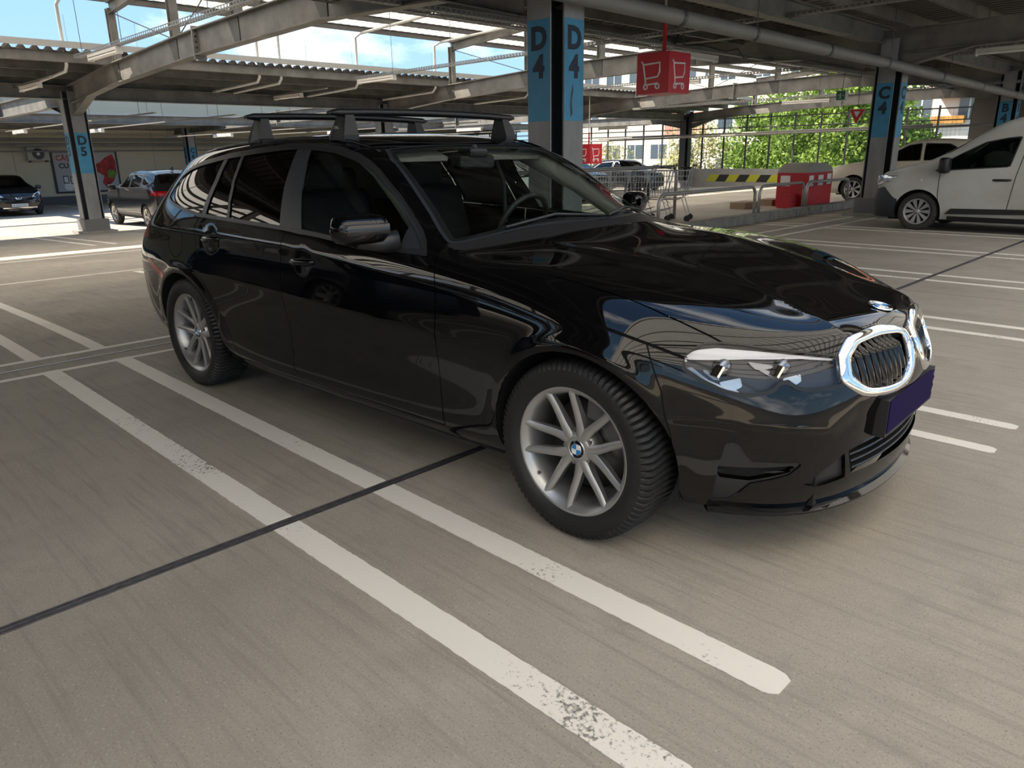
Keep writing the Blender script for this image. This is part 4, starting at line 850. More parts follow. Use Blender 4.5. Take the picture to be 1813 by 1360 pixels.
# roof bars with feet
for x,zb in ((-1.635,1.511),(-2.40,1.523)):
    b=B(); V=[];N_=28
    for i in range(N_+1):
        u=-1+2*i/N_; y=u*.635; k=1 if abs(u)<.975 else .45; zc=zb+.012*(1-u*u)
        for j in range(14):
            a=2*PI*j/14; V.append((x+.040*k*math.cos(a),y,zc+.018*k*math.sin(a)*(1+.25*math.cos(a))))
    b.add(V,[(i*14+j,i*14+(j+1)%14,(i+1)*14+(j+1)%14,(i+1)*14+j) for i in range(N_) for j in range(14)]+[tuple(range(14)),tuple(N_*14+j for j in range(14))][:2]); rb=b.build('roof_bar',mat('bar_black_anodised',(.012,.012,.013),.3),car,True)
    for s in (-1,1):
        i=((ES[:,-32:,0]-x)**2+(ES[:,-32:,1]-.585)**2).argmin(); zr_=float(ES[:,-32:].reshape(-1,3)[i,2])
        b=B(); zt=zb; prof=[(-.060,zr_+.0),(-.062,zr_+.022),(-.030,zt),(.030,zt),(.062,zr_+.022),(.060,zr_+.0)]
        ya,yb=s*.515,s*.600; yc_=s*.560
        V=[(x+a,ya,z) for a,z in prof]+[(x+a,(yb if z<zt-.01 else yc_),z) for a,z in prof]
        b.add(V,[tuple(range(6)),tuple(range(6,12))[::-1]]+[(i,(i+1)%6,6+(i+1)%6,6+i) for i in range(6)]); ft_=b.build('bar_foot',BLACK,rb)
        b=B(); b.box(x+.018,x+.05,s*.612-.012,s*.612+.012,zr_+.012,zt-.03)
        text('lettering','THULE',.022,(x-.006,s*.584,zr_+.056),(PI/2-.42,0,0) if s<0 else (PI/2-.42,0,PI),mat('lettering_grey',(.30,.30,.30),.5),rb,ext=.0004,bold=.0006)
# wheels
for hx,rt in ((0,107),(-2.851,92)):
    for s in (-1,1): alloy_wheel('road_wheel',car,(hx,s*.787,.325),rt,s)
# wheel housings, underbody, interior
for hx in (0,-2.851):
    for s in (-1,1):
        V=[];na=40
        for i in range(na+1):
            a=-.38+(PI+.76)*i/na; ca,sa=math.cos(a),math.sin(a); q,nn=fs(hx+.365*ca,max(.22,.325+.365*sa),s); wy=q[1]-s*.004
            V+=[(hx+.362*ca,wy,.325+.362*sa),(hx+.372*ca,wy-s*.04,.325+.372*sa),(hx+.385*ca,s*.55,.325+.385*sa),(hx,s*.55,.325)]
        mk('wheel_arch_liner',V,[(i*4+j,i*4+j+1,i*4+j+5,i*4+j+4) for i in range(na) for j in range(3)],MATTEB,car,True)
b=B(); b.box(-3.6,-3.25,-.7,.7,.2,.5); b.box(-2.45,-.40,-.80,.80,.185,.30); b.box(-3.3,.55,-.54,.54,.19,.34); b.box(.35,.70,-.5,.5,.2,.5); b.build('underbody',MATTEB,car)
def rbox(b,x0,x1,y0,y1,z0,z1,r=.03):
    # softened box: stack of inset layers
    L=[(z0,r),(z0+r*.3,r*.3),(z0+r,0),(z1-r,0),(z1-r*.3,r*.3),(z1,r)]; V=[]
    for z,i in L:
        a,c,d,e=x0+i,x1-i,y0+i,y1-i; k=r*.6
        V+=[(a+k,d,z),(c-k,d,z),(c,d+k,z),(c,e-k,z),(c-k,e,z),(a+k,e,z),(a,e-k,z),(a,d+k,z)]
    return b.add(V,[(l*8+j,l*8+(j+1)%8,(l+1)*8+(j+1)%8,(l+1)*8+j) for l in range(5) for j in range(8)]+[tuple(range(8))[::-1],tuple(40+j for j in range(8))])
b=B(); rbox(b,-1.18,-.74,-.78,.78,.55,.93,.05); rbox(b,-1.20,-.95,.16,.62,.80,.975,.04); b.build('dashboard',DASH,car,True)
b=B(); rbox(b,-2.4,-1.2,-.12,.12,.4,.62,.04); rbox(b,-2.9,-.9,-.84,-.80,.4,.92,.015); rbox(b,-2.9,-.9,.80,.84,.4,.92,.015); b.box(-3.5,-.9,-.8,.8,.35,.37); b.build('cabin_trim',DASH,car)
for y in (-.37,.37):
    b=B(); rbox(b,-1.95,-1.45,y-.25,y+.25,.45,.62,.05)
    V0=len(b.v); rbox(b,-2.02,-1.90,y-.24,y+.24,.60,1.14,.045); b.v[V0:]=[(v[0]-(v[2]-.6)*.28,v[1],v[2]) for v in b.v[V0:]]; st=b.build('front_seat',SEATM,car,True)
    b=B(); rbox(b,-2.20,-2.10,y-.13,y+.13,1.13,1.30,.03); b.build('headrest',SEATM,st,True)
b=B(); rbox(b,-2.95,-2.5,-.6,.6,.5,.68,.04); rbox(b,-3.1,-2.95,-.6,.6,.6,1.1,.04)
for y in (-.38,0,.38): rbox(b,-3.08,-3.0,y-.12,y+.12,1.08,1.24,.03)
b.build('rear_bench',SEATM,car,True)
b=B(); cx=Vector((-1.33,.37,.93)); ax=Vector((-.9,0,.42)).normalized(); u=Vector((0,1,0)); v=ax.cross(u)
b.tube([cx+(u*math.cos(a)+v*math.sin(a))*.185 for a in np.linspace(0,2*PI,37)],.016,8,False); b.tube([cx-u*.18,cx,cx+u*.18],.018,6); b.tube([cx,cx-ax*.2],.05,8); b.build('steering_wheel',mat('wheel_leather',(.03,.03,.03),.45),car,True)
b=B(); rbox(b,-1.32,-1.29,-.12,.12,1.245,1.31,.012); b.tube([(-1.30,0,1.30),(-1.32,0,1.36)],.012,6); rbox(b,-1.38,-1.28,-.06,.06,1.30,1.345,.01); b.build('rear_view_mirror',BLACK,car)
for y in (-.36,.36): b=B(); b.bar((-1.47,y,1.345),(-1.345,y,1.295),.40,.018); b.build('sun_visor',LINER,car)
for s in (-1,1):
    b=B(); pts=[(-1.42,s*.535,1.315),(-1.30,s*.555,1.262),(-1.10,s*.615,1.155),(-.92,s*.665,1.04),(-.80,s*.695,.955)]
    V=[];
    for x,y,z in pts: V+=[(x,y,z+.012),(x-.015,y+s*.055,z+.028),(x-.075,y+s*.045,z-.035),(x-.055,y-s*.015,z-.045)]
    b.add(V,[(i*4+j,i*4+(j+1)%4,i*4+4+(j+1)%4,i*4+4+j) for i in range(4) for j in range(4)]); b.build('pillar_lining',LINER,car,True)
for s in (-1,1):
    b=B(); b.tube([(-1.80,s*.66,1.28),(-1.80,s*.73,1.15),(-1.82,s*.76,.9)],.013,6); b.build('seat_belt',mat('belt_grey',(.10,.10,.10),.7),car)
# ============================================================ other vehicles
def gen_car(name,loc,rz,label,top,belt,hw,rw,wh,paint,bumper_z=.0,win=(),ws=None,rear=None,zb=.2,wr=.31,lamps=None,tail=None,blackbump=None,spokes=9,glass=None,cat='car',rimm=None,doors=(),group=None,tuck=.02,frontk=.16):
    """top: [(x,z)] centreline nose to tail; belt: [(x,z)]; local x forward"""
    tx=[a for a,_ in top][::-1];tz=[c for _,c in top][::-1];bx=[a for a,_ in belt][::-1];bz=[c for _,c in belt][::-1]
    xf,xr=tx[-1],tx[0]; T=lambda x:float(np.interp(x,tx,tz)); Bt=lambda x:float(np.interp(x,bx,bz))
    cols=[]
    def col(x,wk,dx0=0,sgn=1):
        c=[];b=Bt(x);t=T(x);gh=max(0,t-b-.10); g=min(1,gh/.25)
        lo=[(.0,zb,.90),(.0,zb+.12,.985),(0,zb+.28,1.0),(0,(zb+.28)*.4+b*.6,1.0),(0,b-.09,.985)]
        for dx,z,k in lo: c.append((x-sgn*dx0*(.6 if z>.55 else (.1 if z<.4 else 0)),hw*wk*k,z))
        rwk=rw*g+(hw-.09)*(1-g); zt=t-(.05*g+.035*(1-g)); bb=min(b,zt)
        c.append((x-sgn*dx0*.8,hw*wk*(.955 if g>0 else .94),bb))
        c.append((x-sgn*dx0*.9,wk*((hw*.955)*.5+rwk*.5+.02*g),bb+(zt-bb)*.5)); c.append((x-sgn*dx0,wk*(rwk+.03),bb+(zt-bb)*.90)); c.append((x-sgn*dx0,wk*(rwk-.03),zt+.015)); c.append((x-sgn*dx0,wk*rwk*.5,t-.008)); c.append((x-sgn*dx0,0,t)); return c
    cols.append(col(xf,0,.05)); cols.append(col(xf-.015,.33,.05)); cols.append(col(xf-.06,.62,.05)); cols.append(col(xf-frontk,.86,.04)); cols.append(col(xf-.42,.98))
    xs=sorted(set([x for x in tx if xr+.45<x<xf-.6]+list(np.arange(xr+.5,xf-.6,.45))),reverse=True); keep=[]
    for x in xs:
        if not keep or keep[-1]-x>.14: keep.append(x)
    for x in keep: cols.append(col(x,1.0))
    cols.append(col(xr+.35,.99)); cols.append(col(xr+.10,.88,0)); cols.append(col(xr+.03,.6)); cols.append(col(xr,.33)); cols.append(col(xr,0))
    S=surface(cols,8,7,2.0,1.6); N=normals(S); t=empty(name,loc,rz,label=label,cat=cat,group=group)
    s=soup(S,N)
    def B2(q,nm,m,d=0): q=shift(q,d); return solid(cat_(q,mirror(q)),nm,m,t)
    gl=glass or PRIV
    for w_ in win:
        q,s=cut(s,XZ(w_),[(1,.3,2),(2,.5,3)]); f=sdf(w_); a,b_=split(q,lambda p:f(p[:,0],p[:,2])+.02)
        for ss in (a,mirror(a)): solid(shift(ss,-.003),'side_window',gl,t)
        for ss in (b_,mirror(b_)): solid(ss,'window_seal_or_glint',SATIN,t)
    for nm,w_ in (('windscreen',ws),('rear_window',rear)):
        if w_: q,s=cut(s,XY(w_),[(2,.75,3)]); B2(q,nm,gl,-.002)
    if wh:
        for x in wh:
            f=(lambda p,x=x:np.hypot(p[:,0]-x,p[:,2]-wr)-wr-.05); _,s=split(s,f,[(0,x-.6,x+.6),(1,.4,2)])
    if lamps: q,s=cut(s,TZ(lamps),[(0,xf-1,xf+1)]) if False else split(s,(lambda p,f=sdf(lamps):f(np.abs(p[:,1])-p[:,0]+xf-hw,p[:,2])),[(0,xf-1.0,xf+1)]); B2(q,'head_lamp',mat('far_head_lamp',(.55,.58,.62),.12,.7)); 
    if tail: q,s=split(s,(lambda p,f=sdf(tail):f(p[:,0],p[:,2])),[(0,xr-.1,xr+.8),(1,.3,2)]); B2(q,'tail_lamp',REDL)
    if blackbump: q,s=split(s,(lambda p:blackbump(p)),[(2,0,1)]); B2(q,'bumper',mat('bumper_plastic_blue_black',(.022,.026,.036),.5))
    for dx in doors:
        G_=lambda p,dx=dx:p[:,0]-np.interp(p[:,2],[a for a,_ in dx],[c for _,c in dx])
        zl,z_o=split(s,lambda p:np.maximum(dx[0][0]-p[:,2],p[:,2]-dx[-1][0])); q1,q2=split(zl,lambda p:G_(p)+.006); q3,q4=split(q2,lambda p:G_(p)-.006)
        side_,mid_g=split(q3,lambda p:np.abs(p[:,1])-.45); B2(shift(mid_g,-.006),'door_gap',MATTEB); s=cat_(z_o,q1,q4,side_)
    B2(s,'body_shell',paint)
    b=B(); b.box(xr+.3,xf-.35,-hw+.26,hw-.26,zb-.04,zb+.25); b.box(wh[1]+.45,wh[0]-.45,-hw+.05,hw-.05,zb-.01,zb+.2); b.build('underbody',MATTEB,t)
    for x in wh:
        for sd in (-1,1):
            b=B(); b.lathe([(wr+.05,sd*(hw-.03)),(wr+.06,sd*(hw-.28)),(0,sd*(hw-.28))],20,'y',(x,0,wr),-.2,PI+.2); b.build('wheel_arch_liner',MATTEB,t)
            w_=empty('road_wheel',(x,sd*(hw-.115),wr)); w_.parent=t
            b=B(); tyre(b,wr,.19,36,wr*.67); b.build('tyre',mat('dusty_tyre',(.035,.032,.028),.8),w_,'auto')
            b=B(); k=wr*.67; b.lathe([(k*1.02,-.09),(k*.96,-.092),(k*.9,-.07),(k*.86,.05)],28); b.lathe([(0,-.075),(k*.2,-.075),(k*.24,-.05)],16)
            if sd>0: b.v=[(-v[0],-v[1],v[2]) for v in b.v]
            b.build('rim',rimm or ALLOY,w_,True)
            b=B(); b.lathe([(0,-.02),(k*.9,-.02)],20) if sd<0 else b.lathe([(0,.02),(k*.9,.02)],20); b.build('rim_disc',MATTEB,w_)
            for i in range(spokes):
                a=2*PI*i/spokes; b=B(); ca,sa=math.cos(a),math.sin(a); y=-.062 if sd<0 else .062
                p=Vector((k*.18*ca,y,k*.18*sa)); q=Vector((k*.95*ca,y*1.25,k*.95*sa)); tg=Vector((-sa,0,ca)); 
                b.add([p-tg*k*.05,p+tg*k*.05,q+tg*k*.17,q-tg*k*.17]+[v+Vector((0,-y*.4,0)) for v in (p-tg*k*.05,p+tg*k*.05,q+tg*k*.17,q-tg*k*.17)],[(0,1,2,3),(7,6,5,4),(0,4,5,1),(1,5,6,2),(2,6,7,3),(3,7,4,0)]); b.build('spoke',rimm or ALLOY,w_)
    return t,S
def smirror(t,x,y,z,m,sz=(.06,.11,.08)):
    for s in (-1,1):
        b=B(); r=.03; rbox(b,x-sz[0],x+sz[0],min(s*y,s*(y+2*sz[1])),max(s*y,s*(y+2*sz[1])),z-sz[2],z+sz[2],.035); b.tube([(x,s*(y-.06),z-sz[2]*.6),(x,s*(y+.04),z-sz[2]*.4)],.02,6); b.build('door_mirror',m,t,True)
DIRTY=mat('dirty_white_paint',(.50,.51,.49),.32,0,var=.10,vscale=1.5,dark=(.40,.39,.34),ior=1.5)
GREYW=mat('hubcap_silver',(.38,.38,.38),.4,.5)
# white panel van
VT=[(.86,.60),(.83,.80),(.74,.90),(.55,.965),(.2,1.06),(-.05,1.12),(-.35,1.30),(-.7,1.52),(-.95,1.66),(-1.2,1.74),(-1.6,1.80),(-2.3,1.82),(-3.0,1.80),(-3.40,1.74),(-3.50,1.3),(-3.55,.9)]
VB=[(.86,.60),(.74,.82),(.4,.90),(.0,.95),(-.3,.96),(-1.2,1.0),(-3.5,1.05)]
van,_=gen_car('panel_van',(-2.5,11.67,0),PI,'dirty white panel van with dark bumper parked beside column C 4',VT,VB,.89,.66,(0,-2.81),DIRTY,
  win=[[(-.18,.935),(-.36,1.12),(-.51,1.21),(-.82,1.375),(-1.11,1.43),(-1.29,1.445),(-1.21,1.0),(-.55,.96)]],ws=[(.02,-.1),(.02,.3),(-.14,.64),(-.30,.70),(-.86,.60),(-.93,.3),(-.95,-.1)],
  zb=.19,wr=.302,blackbump=lambda p:np.maximum(p[:,2]-np.interp(p[:,0],[.36,.42,.56,.86],[.50,.55,.69,.62]),.32-p[:,0]),spokes=10,rimm=GREYW,frontk=.20,
  doors=[[(.24,-.34),(.57,-.28),(.93,-.27)],[(.30,-1.26),(.46,-1.27),(.86,-1.31),(1.27,-1.37),(1.6,-1.42)]],glass=glassmat('van_glass',(.16,.20,.19),1.5))
for s in (-1,1):
    b=B(); y=s*.885; b.add([(-.42,y-s*.01,.28),(-.50,y,.37),(-2.3,y,.40),(-2.36,y-s*.01,.33),(-.42,y+s*.012,.28),(-.50,y+s*.016,.365),(-2.3,y+s*.016,.395),(-2.36,y+s*.012,.33)],[(0,1,2,3),(7,6,5,4),(0,4,5,1),(1,5,6,2),(2,6,7,3),(3,7,4,0)]); b.build('rub_strip',SATIN,van)
    b=B(); b.tube([(-1.02,s*.875,.81),(-1.06,s*.90,.81),(-1.22,s*.90,.81),(-1.26,s*.875,.81)],.018,8); b.build('door_handle',BLACK,van,True)
    # head lamp shell following the corner
    pts=[(.80,.42,.86,.70),(.74,.60,.86,.69),(.64,.74,.865,.71),(.48,.835,.87,.76),(.34,.865,.865,.85)]
    V=[];
    for x,y,zt,zl in pts: V+=[(x+.02,s*(y+.012),zl),(x+.028,s*(y+.02),(zt+zl)/2),(x+.012,s*(y+.006),zt)]
    Fc=[(i*3+j,i*3+j+1,(i+1)*3+j+1,(i+1)*3+j) for i in range(4) for j in range(2)]
    if s<0: Fc=[q[::-1] for q in Fc]
    mk('head_lamp',V,Fc,mat('far_head_lamp',(.55,.58,.62),.12,.7),van,True)
    b=B(); b.tube([(-.02,s*.885,.80),(-.02,s*.90,.80)],.022,10); b.build('side_marker',LAMPW,van)
smirror(van,-.36,.90,1.03,BLACK,(.07,.10,.12))
# beige saloon
ST=[(.84,.50),(.82,.70),(.70,.84),(.3,.93),(-.25,1.01),(-.45,1.08),(-.85,1.30),(-1.2,1.46),(-1.7,1.51),(-2.3,1.47),(-2.7,1.34),(-3.0,1.16),(-3.15,1.10),(-3.45,1.04),(-3.5,.8)]
SB=[(.84,.50),(.6,.80),(.2,.88),(-.4,.93),(-2.8,.99),(-3.5,1.0)]
sedan,_=gen_car('saloon_car',(-6.0,18.0,0),PI,'pale beige saloon car parked behind column C 4',ST,SB,.86,.60,(0,-2.63),mat('beige_paint',(.62,.56,.47),.3),
  win=[[(-.45,.97),(-.75,1.14),(-1.15,1.36),(-1.45,1.40),(-1.50,1.0)],[(-1.56,1.0),(-1.52,1.40),(-2.05,1.38),(-2.38,1.22),(-2.42,1.03)]],ws=[(-.32,-.1),(-.42,.62),(-.55,.66),(-1.1,.55),(-1.17,.3),(-1.19,-.1)],rear=[(-2.36,-.1),(-2.38,.5),(-2.9,.56),(-2.97,-.1)],wr=.31,spokes=7,
  tail=[(-3.6,.75),(-3.30,.75),(-3.30,.95),(-3.6,.97)])
smirror(sedan,-.55,.87,1.0,BLACK)
# grey SUV seen from behind
UT=[(.88,.6),(.84,.85),(.6,1.0),(.0,1.08),(-.35,1.15),(-.8,1.42),(-1.1,1.56),(-1.7,1.62),(-2.4,1.60),(-3.0,1.52),(-3.3,1.25),(-3.5,1.0),(-3.58,.7)]
UB=[(.88,.6),(.7,.9),(.2,1.0),(-.5,1.03),(-3.0,1.12),(-3.6,1.1)]
PG=mat('dark_grey_paint',(.016,.017,.020),.12,0,ior=1.6)
suv,_=gen_car('suv',(-23.75,6.15,gz(-23)),PI,'dark grey SUV with red tail lamps parked past column D 5',UT,UB,.90,.62,(0,-2.67),PG,
  win=[[(-.55,1.10),(-.85,1.30),(-1.12,1.46),(-1.48,1.50),(-1.50,1.10)],[(-1.56,1.10),(-1.54,1.50),(-2.3,1.49),(-2.42,1.14)],[(-2.50,1.15),(-2.40,1.47),(-2.75,1.43),(-2.95,1.22)]],ws=[(-.2,-.1),(-.35,.66),(-.5,.68),(-1.02,.56),(-1.08,-.1)],
  rear=[(-2.98,-.1),(-3.0,.56),(-3.30,.62),(-3.36,-.1)],tail=[(-3.7,.90),(-3.18,.95),(-3.24,1.06),(-3.7,1.04)],wr=.33,spokes=5,zb=.28,blackbump=lambda p:p[:,2]-.42)
smirror(suv,-.55,.9,1.12,BLACK); b=B(); b.box(-3.63,-3.59,-.62,.62,.90,1.0); b.build('tail_lamp_bar',REDL,suv)
b=B(); b.add([(-2.55,-.012,1.60),(-2.8,-.012,1.58),(-2.78,-.012,1.70),(-2.55,.012,1.60),(-2.8,.012,1.58),(-2.78,.012,1.70)],[(0,1,2),(5,4,3),(0,3,4,1),(1,4,5,2),(2,5,3,0)]); b.build('shark_fin_aerial',BLACK,suv)
# black hatchback facing us
HT=[(.72,.5),(.70,.68),(.55,.82),(.1,.95),(-.2,1.05),(-.7,1.33),(-1.05,1.45),(-1.7,1.47),(-2.4,1.42),(-2.9,1.1),(-3.25,.9),(-3.3,.7)]
HB=[(.72,.5),(.5,.78),(.0,.90),(-3.3,1.0)]
PBK=mat('far_black_paint',(.006,.006,.007),.08,0,ior=1.55)
def hatch(loc,rz,lab,paint,lampson=True,group=None):
    t,_=gen_car('hatchback',loc,rz,lab,HT,HB,.86,.58,(0,-2.54),paint,win=[[(-.35,.97),(-.65,1.16),(-1.0,1.34),(-1.38,1.37),(-1.40,.99)],[(-1.46,.99),(-1.44,1.37),(-2.2,1.33),(-2.6,1.05)]],ws=[(.02,-.1),(-.08,.62),(-.25,.66),(-.90,.54),(-1.0,-.1)],wr=.30,spokes=7)
    smirror(t,-.35,.86,1.0,paint,(.06,.09,.07)); return t
pk=hatch((-31.75,4.38,gz(-31)),0,'black hatchback facing us at the far left edge',PBK)
for s in (-1,1):
    mk('head_lamp',[(.66,s*.44,.66),(.52,s*.72,.68),(.40,s*.80,.80),(.38,s*.76,.86),(.56,s*.56,.78),(.69,s*.46,.70)],[(0,1,2,3,4,5)] if s<0 else [(5,4,3,2,1,0)],mat('far_head_lamp',(.55,.58,.62),.12,.7),pk)
b=B(); b.box(.735,.75,-.26,.26,.34,.45); b.build('number_plate',WHITEP,pk); text('plate_lettering','B 237CXZ',.10,(.753,0,.393),(PI/2,0,PI/2),LETTER,pk)
b=B(); b.tube([(.74,-.10,.66),(.755,-.05,.60),(.76,0,.64),(.755,.05,.60),(.74,.10,.66)],.018,6); b.tube([(.76,0,.58),(.76,0,.68)],.025,6); b.build('chrome_emblem',CHROME,pk)
b=B(); b.box(.725,.738,-.5,.5,.47,.52); b.box(.725,.738,-.55,.55,.29,.32); b.build('grille_trim',CHROME,pk)
hatch((-27.0,8.6,gz(-27)),PI,'dark hatchback mostly hidden behind the grey SUV',PBK)
hatch((-13.9,14.6,gz(-13.9)),0,'dark hatchback beyond the parked shopping trolleys',mat('far_charcoal_paint',(.012,.012,.014),.12))
hatch((-15.3,17.0,gz(-15)),0,'black hatchback nearly hidden behind the windscreen pillar, beyond the trolleys',PBK)
hatch((-20.9,25.2,gz(-20.9)),0,'black hatchback by the fence left of the dark corner column',PBK)
hatch((-19.9,28.0,gz(-20)),0,'second black hatchback by the fence, nearest the corner column',PBK)
hatch((-9.7,8.9,gz(-9.7)),0,'silver green hatchback seen through the windscreen of the black estate car',mat('pale_green_paint',(.42,.50,.47),.3))
for (x,y,rz,lab,c) in [(-1.8,-9.7,0,'red hatchback two bays behind the camera side',(.3,.02,.02)),(-7.6,-4.6,PI,'dark blue hatchback parked left of the view',(.01,.015,.04)),(-7.2,-12.0,PI,'grey hatchback parked far left of the view',(.1,.1,.1)),(-6.9,-16.8,PI,'white hatchback parked farthest left of the view',(.5,.5,.5))]:
    hatch((x,y,gz(x)),rz,lab,mat('p_'+lab[:8],c,.12))
# ============================================================ trolley bay
def rot(o,rz): o.rotation_euler=(0,0,rz)
kt=empty('kerb_island',(-5.4,8.7,gz(-5.4)),label='low concrete kerb island with the trolley barriers on it',cat='kerb')
KC=mat('kerb_concrete',(.20,.20,.19),.85,var=.3,vscale=6)
yy=-2.2;i=0
while yy<6.9:
    b=B(); rbox(b,-.10+random.uniform(-.004,.004),.16,yy+.004,yy+.586,0,.165+random.uniform(-.004,.004),.02); b.build('kerb_stone',KC,kt); yy+=.59
b=B(); b.box(-2.6,-.11,-2.2,6.8,-.06,.10); b.build('island_slab',CONC,kt)
def hoop(x,y0,y1,h,lab,z0=.10,r=.03,dx=0):
    pts=[(0,0,0),(0,0,h-.16)]+[(0,.16-.16*math.cos(a),h-.16+.16*math.sin(a)) for a in np.linspace(.2,PI/2,6)]+[(0,y1-y0-.16+.16*math.sin(a),h-.16+.16*math.cos(a)) for a in np.linspace(0,PI/2,6)]+[(0,y1-y0,0)]
    b=B(); b.tube(pts,r,10); o=b.build('barrier_hoop',GALV,None,True); o.location=(x,y0,z0+gz(x)); return tag(o,label=lab,cat='barrier',group='steel barrier hoops')
hoop(-5.4,7.66,10.88,.56,'steel hoop rail in front of the shopping trolleys')
hoop(-5.4,11.06,13.0,.56,'steel hoop rail between the trolleys and the red cabinet')
hoop(-5.38,13.1,15.3,.56,'steel hoop rail in front of the red cabinet')
hoop(-6.4,5.2,9.68,.98,'tall steel hoop rail behind the shopping trolleys')
hoop(-7.9,4.6,8.3,.98,'tall steel hoop rail farthest behind the shopping trolleys')
# trolleys
WIRE=mat('trolley_wire',(.50,.51,.51),.3,.6)
def trolley():
    t=empty('shopping_trolley',(0,0,0)); W0,W1=.25,.20
    def P_(x,s,z): # basket sides taper to the nose; x from 0 (handle) to -0.85
        k=x/-.85; return Vector((x,s*(W0*(1-k)+W1*k)*(.8+.2*(z-.42)/.5),z))
    b=B()
    for z in (.90,.80,.70,.60,.52,.44):
        x0=-.02-.12*(.95-z)/.5*.6; x1=-.85+.10*(.95-z)/.5
        b.tube([P_(x0,-1,z),P_(x1,-1,z),P_(x1,1,z),P_(x0,1,z)],.004 if z<.9 else .007,5)
    for i in range(17):
        x=-.05-.05*i
        for s in (-1,1): b.tube([P_(x,s,.44),P_(x,s,.90)],.0028,4)
        b.tube([P_(x,-1,.44),P_(x,1,.44)],.0028,4)
    for i in range(7):
        y=-.9+.3*i; k0=P_(-.80,1,.44).y; b.tube([Vector((-.78,k0*y,.44)),Vector((-.85,W1*y,.90))],.0028,4)
    b.build('basket',WIRE,t,kind='stuff')
    b=B()
    for s in (-1,1):
        b.tube([(.02,s*.25,.98),(-.04,s*.25,.86),(-.14,s*.24,.45),(-.22,s*.24,.40),(-.80,s*.19,.40)],.011,6); b.tube([(-.16,s*.235,.42),(-.05,s*.235,.10)],.009,6); b.tube([(-.55,s*.20,.40),(-.35,s*.20,.24),(-.85,s*.15,.12)],.009,6)
    b.tube([(-.05,-.235,.12),(-.05,.235,.12)],.009,6); b.build('chassis',mat('trolley_frame',(.36,.36,.37),.4,.5),t)
    b=B(); b.tube([(.02,-.27,.99),(.02,.27,.99)],.017,8); b.build('handle',BLACK,t)
    b=B(); b.tube([(-.02,-.23,.94),(-.20,-.2,.96),(-.20,.2,.96),(-.02,.23,.94)],.012,6); b.build('child_seat_flap',BLACK,t)
    for x,s in ((-.05,-1),(-.05,1),(-.85,-1),(-.85,1)):
        b=B(); b.lathe([(.0,-.012),(.055,-.012),(.06,0),(.055,.012),(0,.012)],12,'y',(x,s*(.235 if x>-.5 else .15),.06)); b.build('castor',BLACK,t)
    return t
tr0=trolley(); labs=['shopping trolley nearest the hazard stripes, last in the nested row','second shopping trolley of the nested row','third shopping trolley of the nested row','fourth shopping trolley of the nested row','innermost shopping trolley of the row, nearest the windscreen pillar']
for i in range(5):
    o=tr0 if i==0 else copy_tree(tr0); o.location=(-5.95-.30*i,9.55-.18*i,.10+gz(-6)); o.rotation_euler=(0,0,.45); tag(o,label=labs[i],cat='trolley',group='nested shopping trolleys')
b=B(); 
for i in range(7): b.box(-.24+.07*i,-.20+.07*i,-.012,.012,-.16,.16)
b.box(-.25,.24,-.014,.014,.14,.17); b.box(-.25,.24,-.014,.014,-.17,-.14); bx=b.build('plastic_crate_panel',BLACK); bx.location=(-6.75,8.95,.62); bx.rotation_euler=(0,0,.45); tag(bx,label='black slatted crate panel hanging on the trolley row',cat='crate')
for (x,y,lab) in [(-6.6,12.75,'brown cardboard box lying behind the middle hoop rail'),(-6.6,14.0,'brown cardboard box beside the foot of the red cabinet')]:
    b=B(); rbox(b,-.18,.18,-.3,.3,0,.17,.008); o=b.build('cardboard_box',mat('cardboard',(.28,.19,.12),.8)); o.location=(x,y,.10+gz(x)); tag(o,label=lab,cat='box')
# red cabinet with arched top
rc=empty('red_cabinet',(-5.75,13.95,.10+gz(-5.7)),label='red cabinet with white notices and an arched grey top by the barrier',cat='cabinet')
b=B(); b.box(-.50,.18,-.45,.85,0,.74); b.build('cabinet_body',mat('cabinet_red',(.42,.012,.022),.5),rc)
n=12; V=[];
for x in (-.50,.18):
    V+=[(x,.20-.65*math.cos(PI*i/n),.74+.20*math.sin(PI*i/n)) for i in range(n+1)]
mk('arched_top',V,[tuple(range(n+1)),tuple(range(n+1,2*n+2))[::-1]]+[(i+1,i,n+1+i,n+2+i) for i in range(n)],mat('cabinet_top_grey',(.30,.29,.26),.7),rc)
for y0,y1,zz in ((-.36,-.14,(.46,.68)),(.10,.36,(.46,.68)),(.56,.78,(.47,.70))): b=B(); b.box(.181,.185,y0,y1,*zz); b.build('notice',WHITEP,rc)
for x0,x1 in ((-.42,-.2),): b=B(); b.box(x0,x1,-.454,-.451,.46,.68); b.build('notice',WHITEP,rc)
b=B(); b.box(-.3,.0,-.78,-.47,0,.30); b.build('side_bin',mat('cabinet_red',(.42,.012,.022),.5),rc)
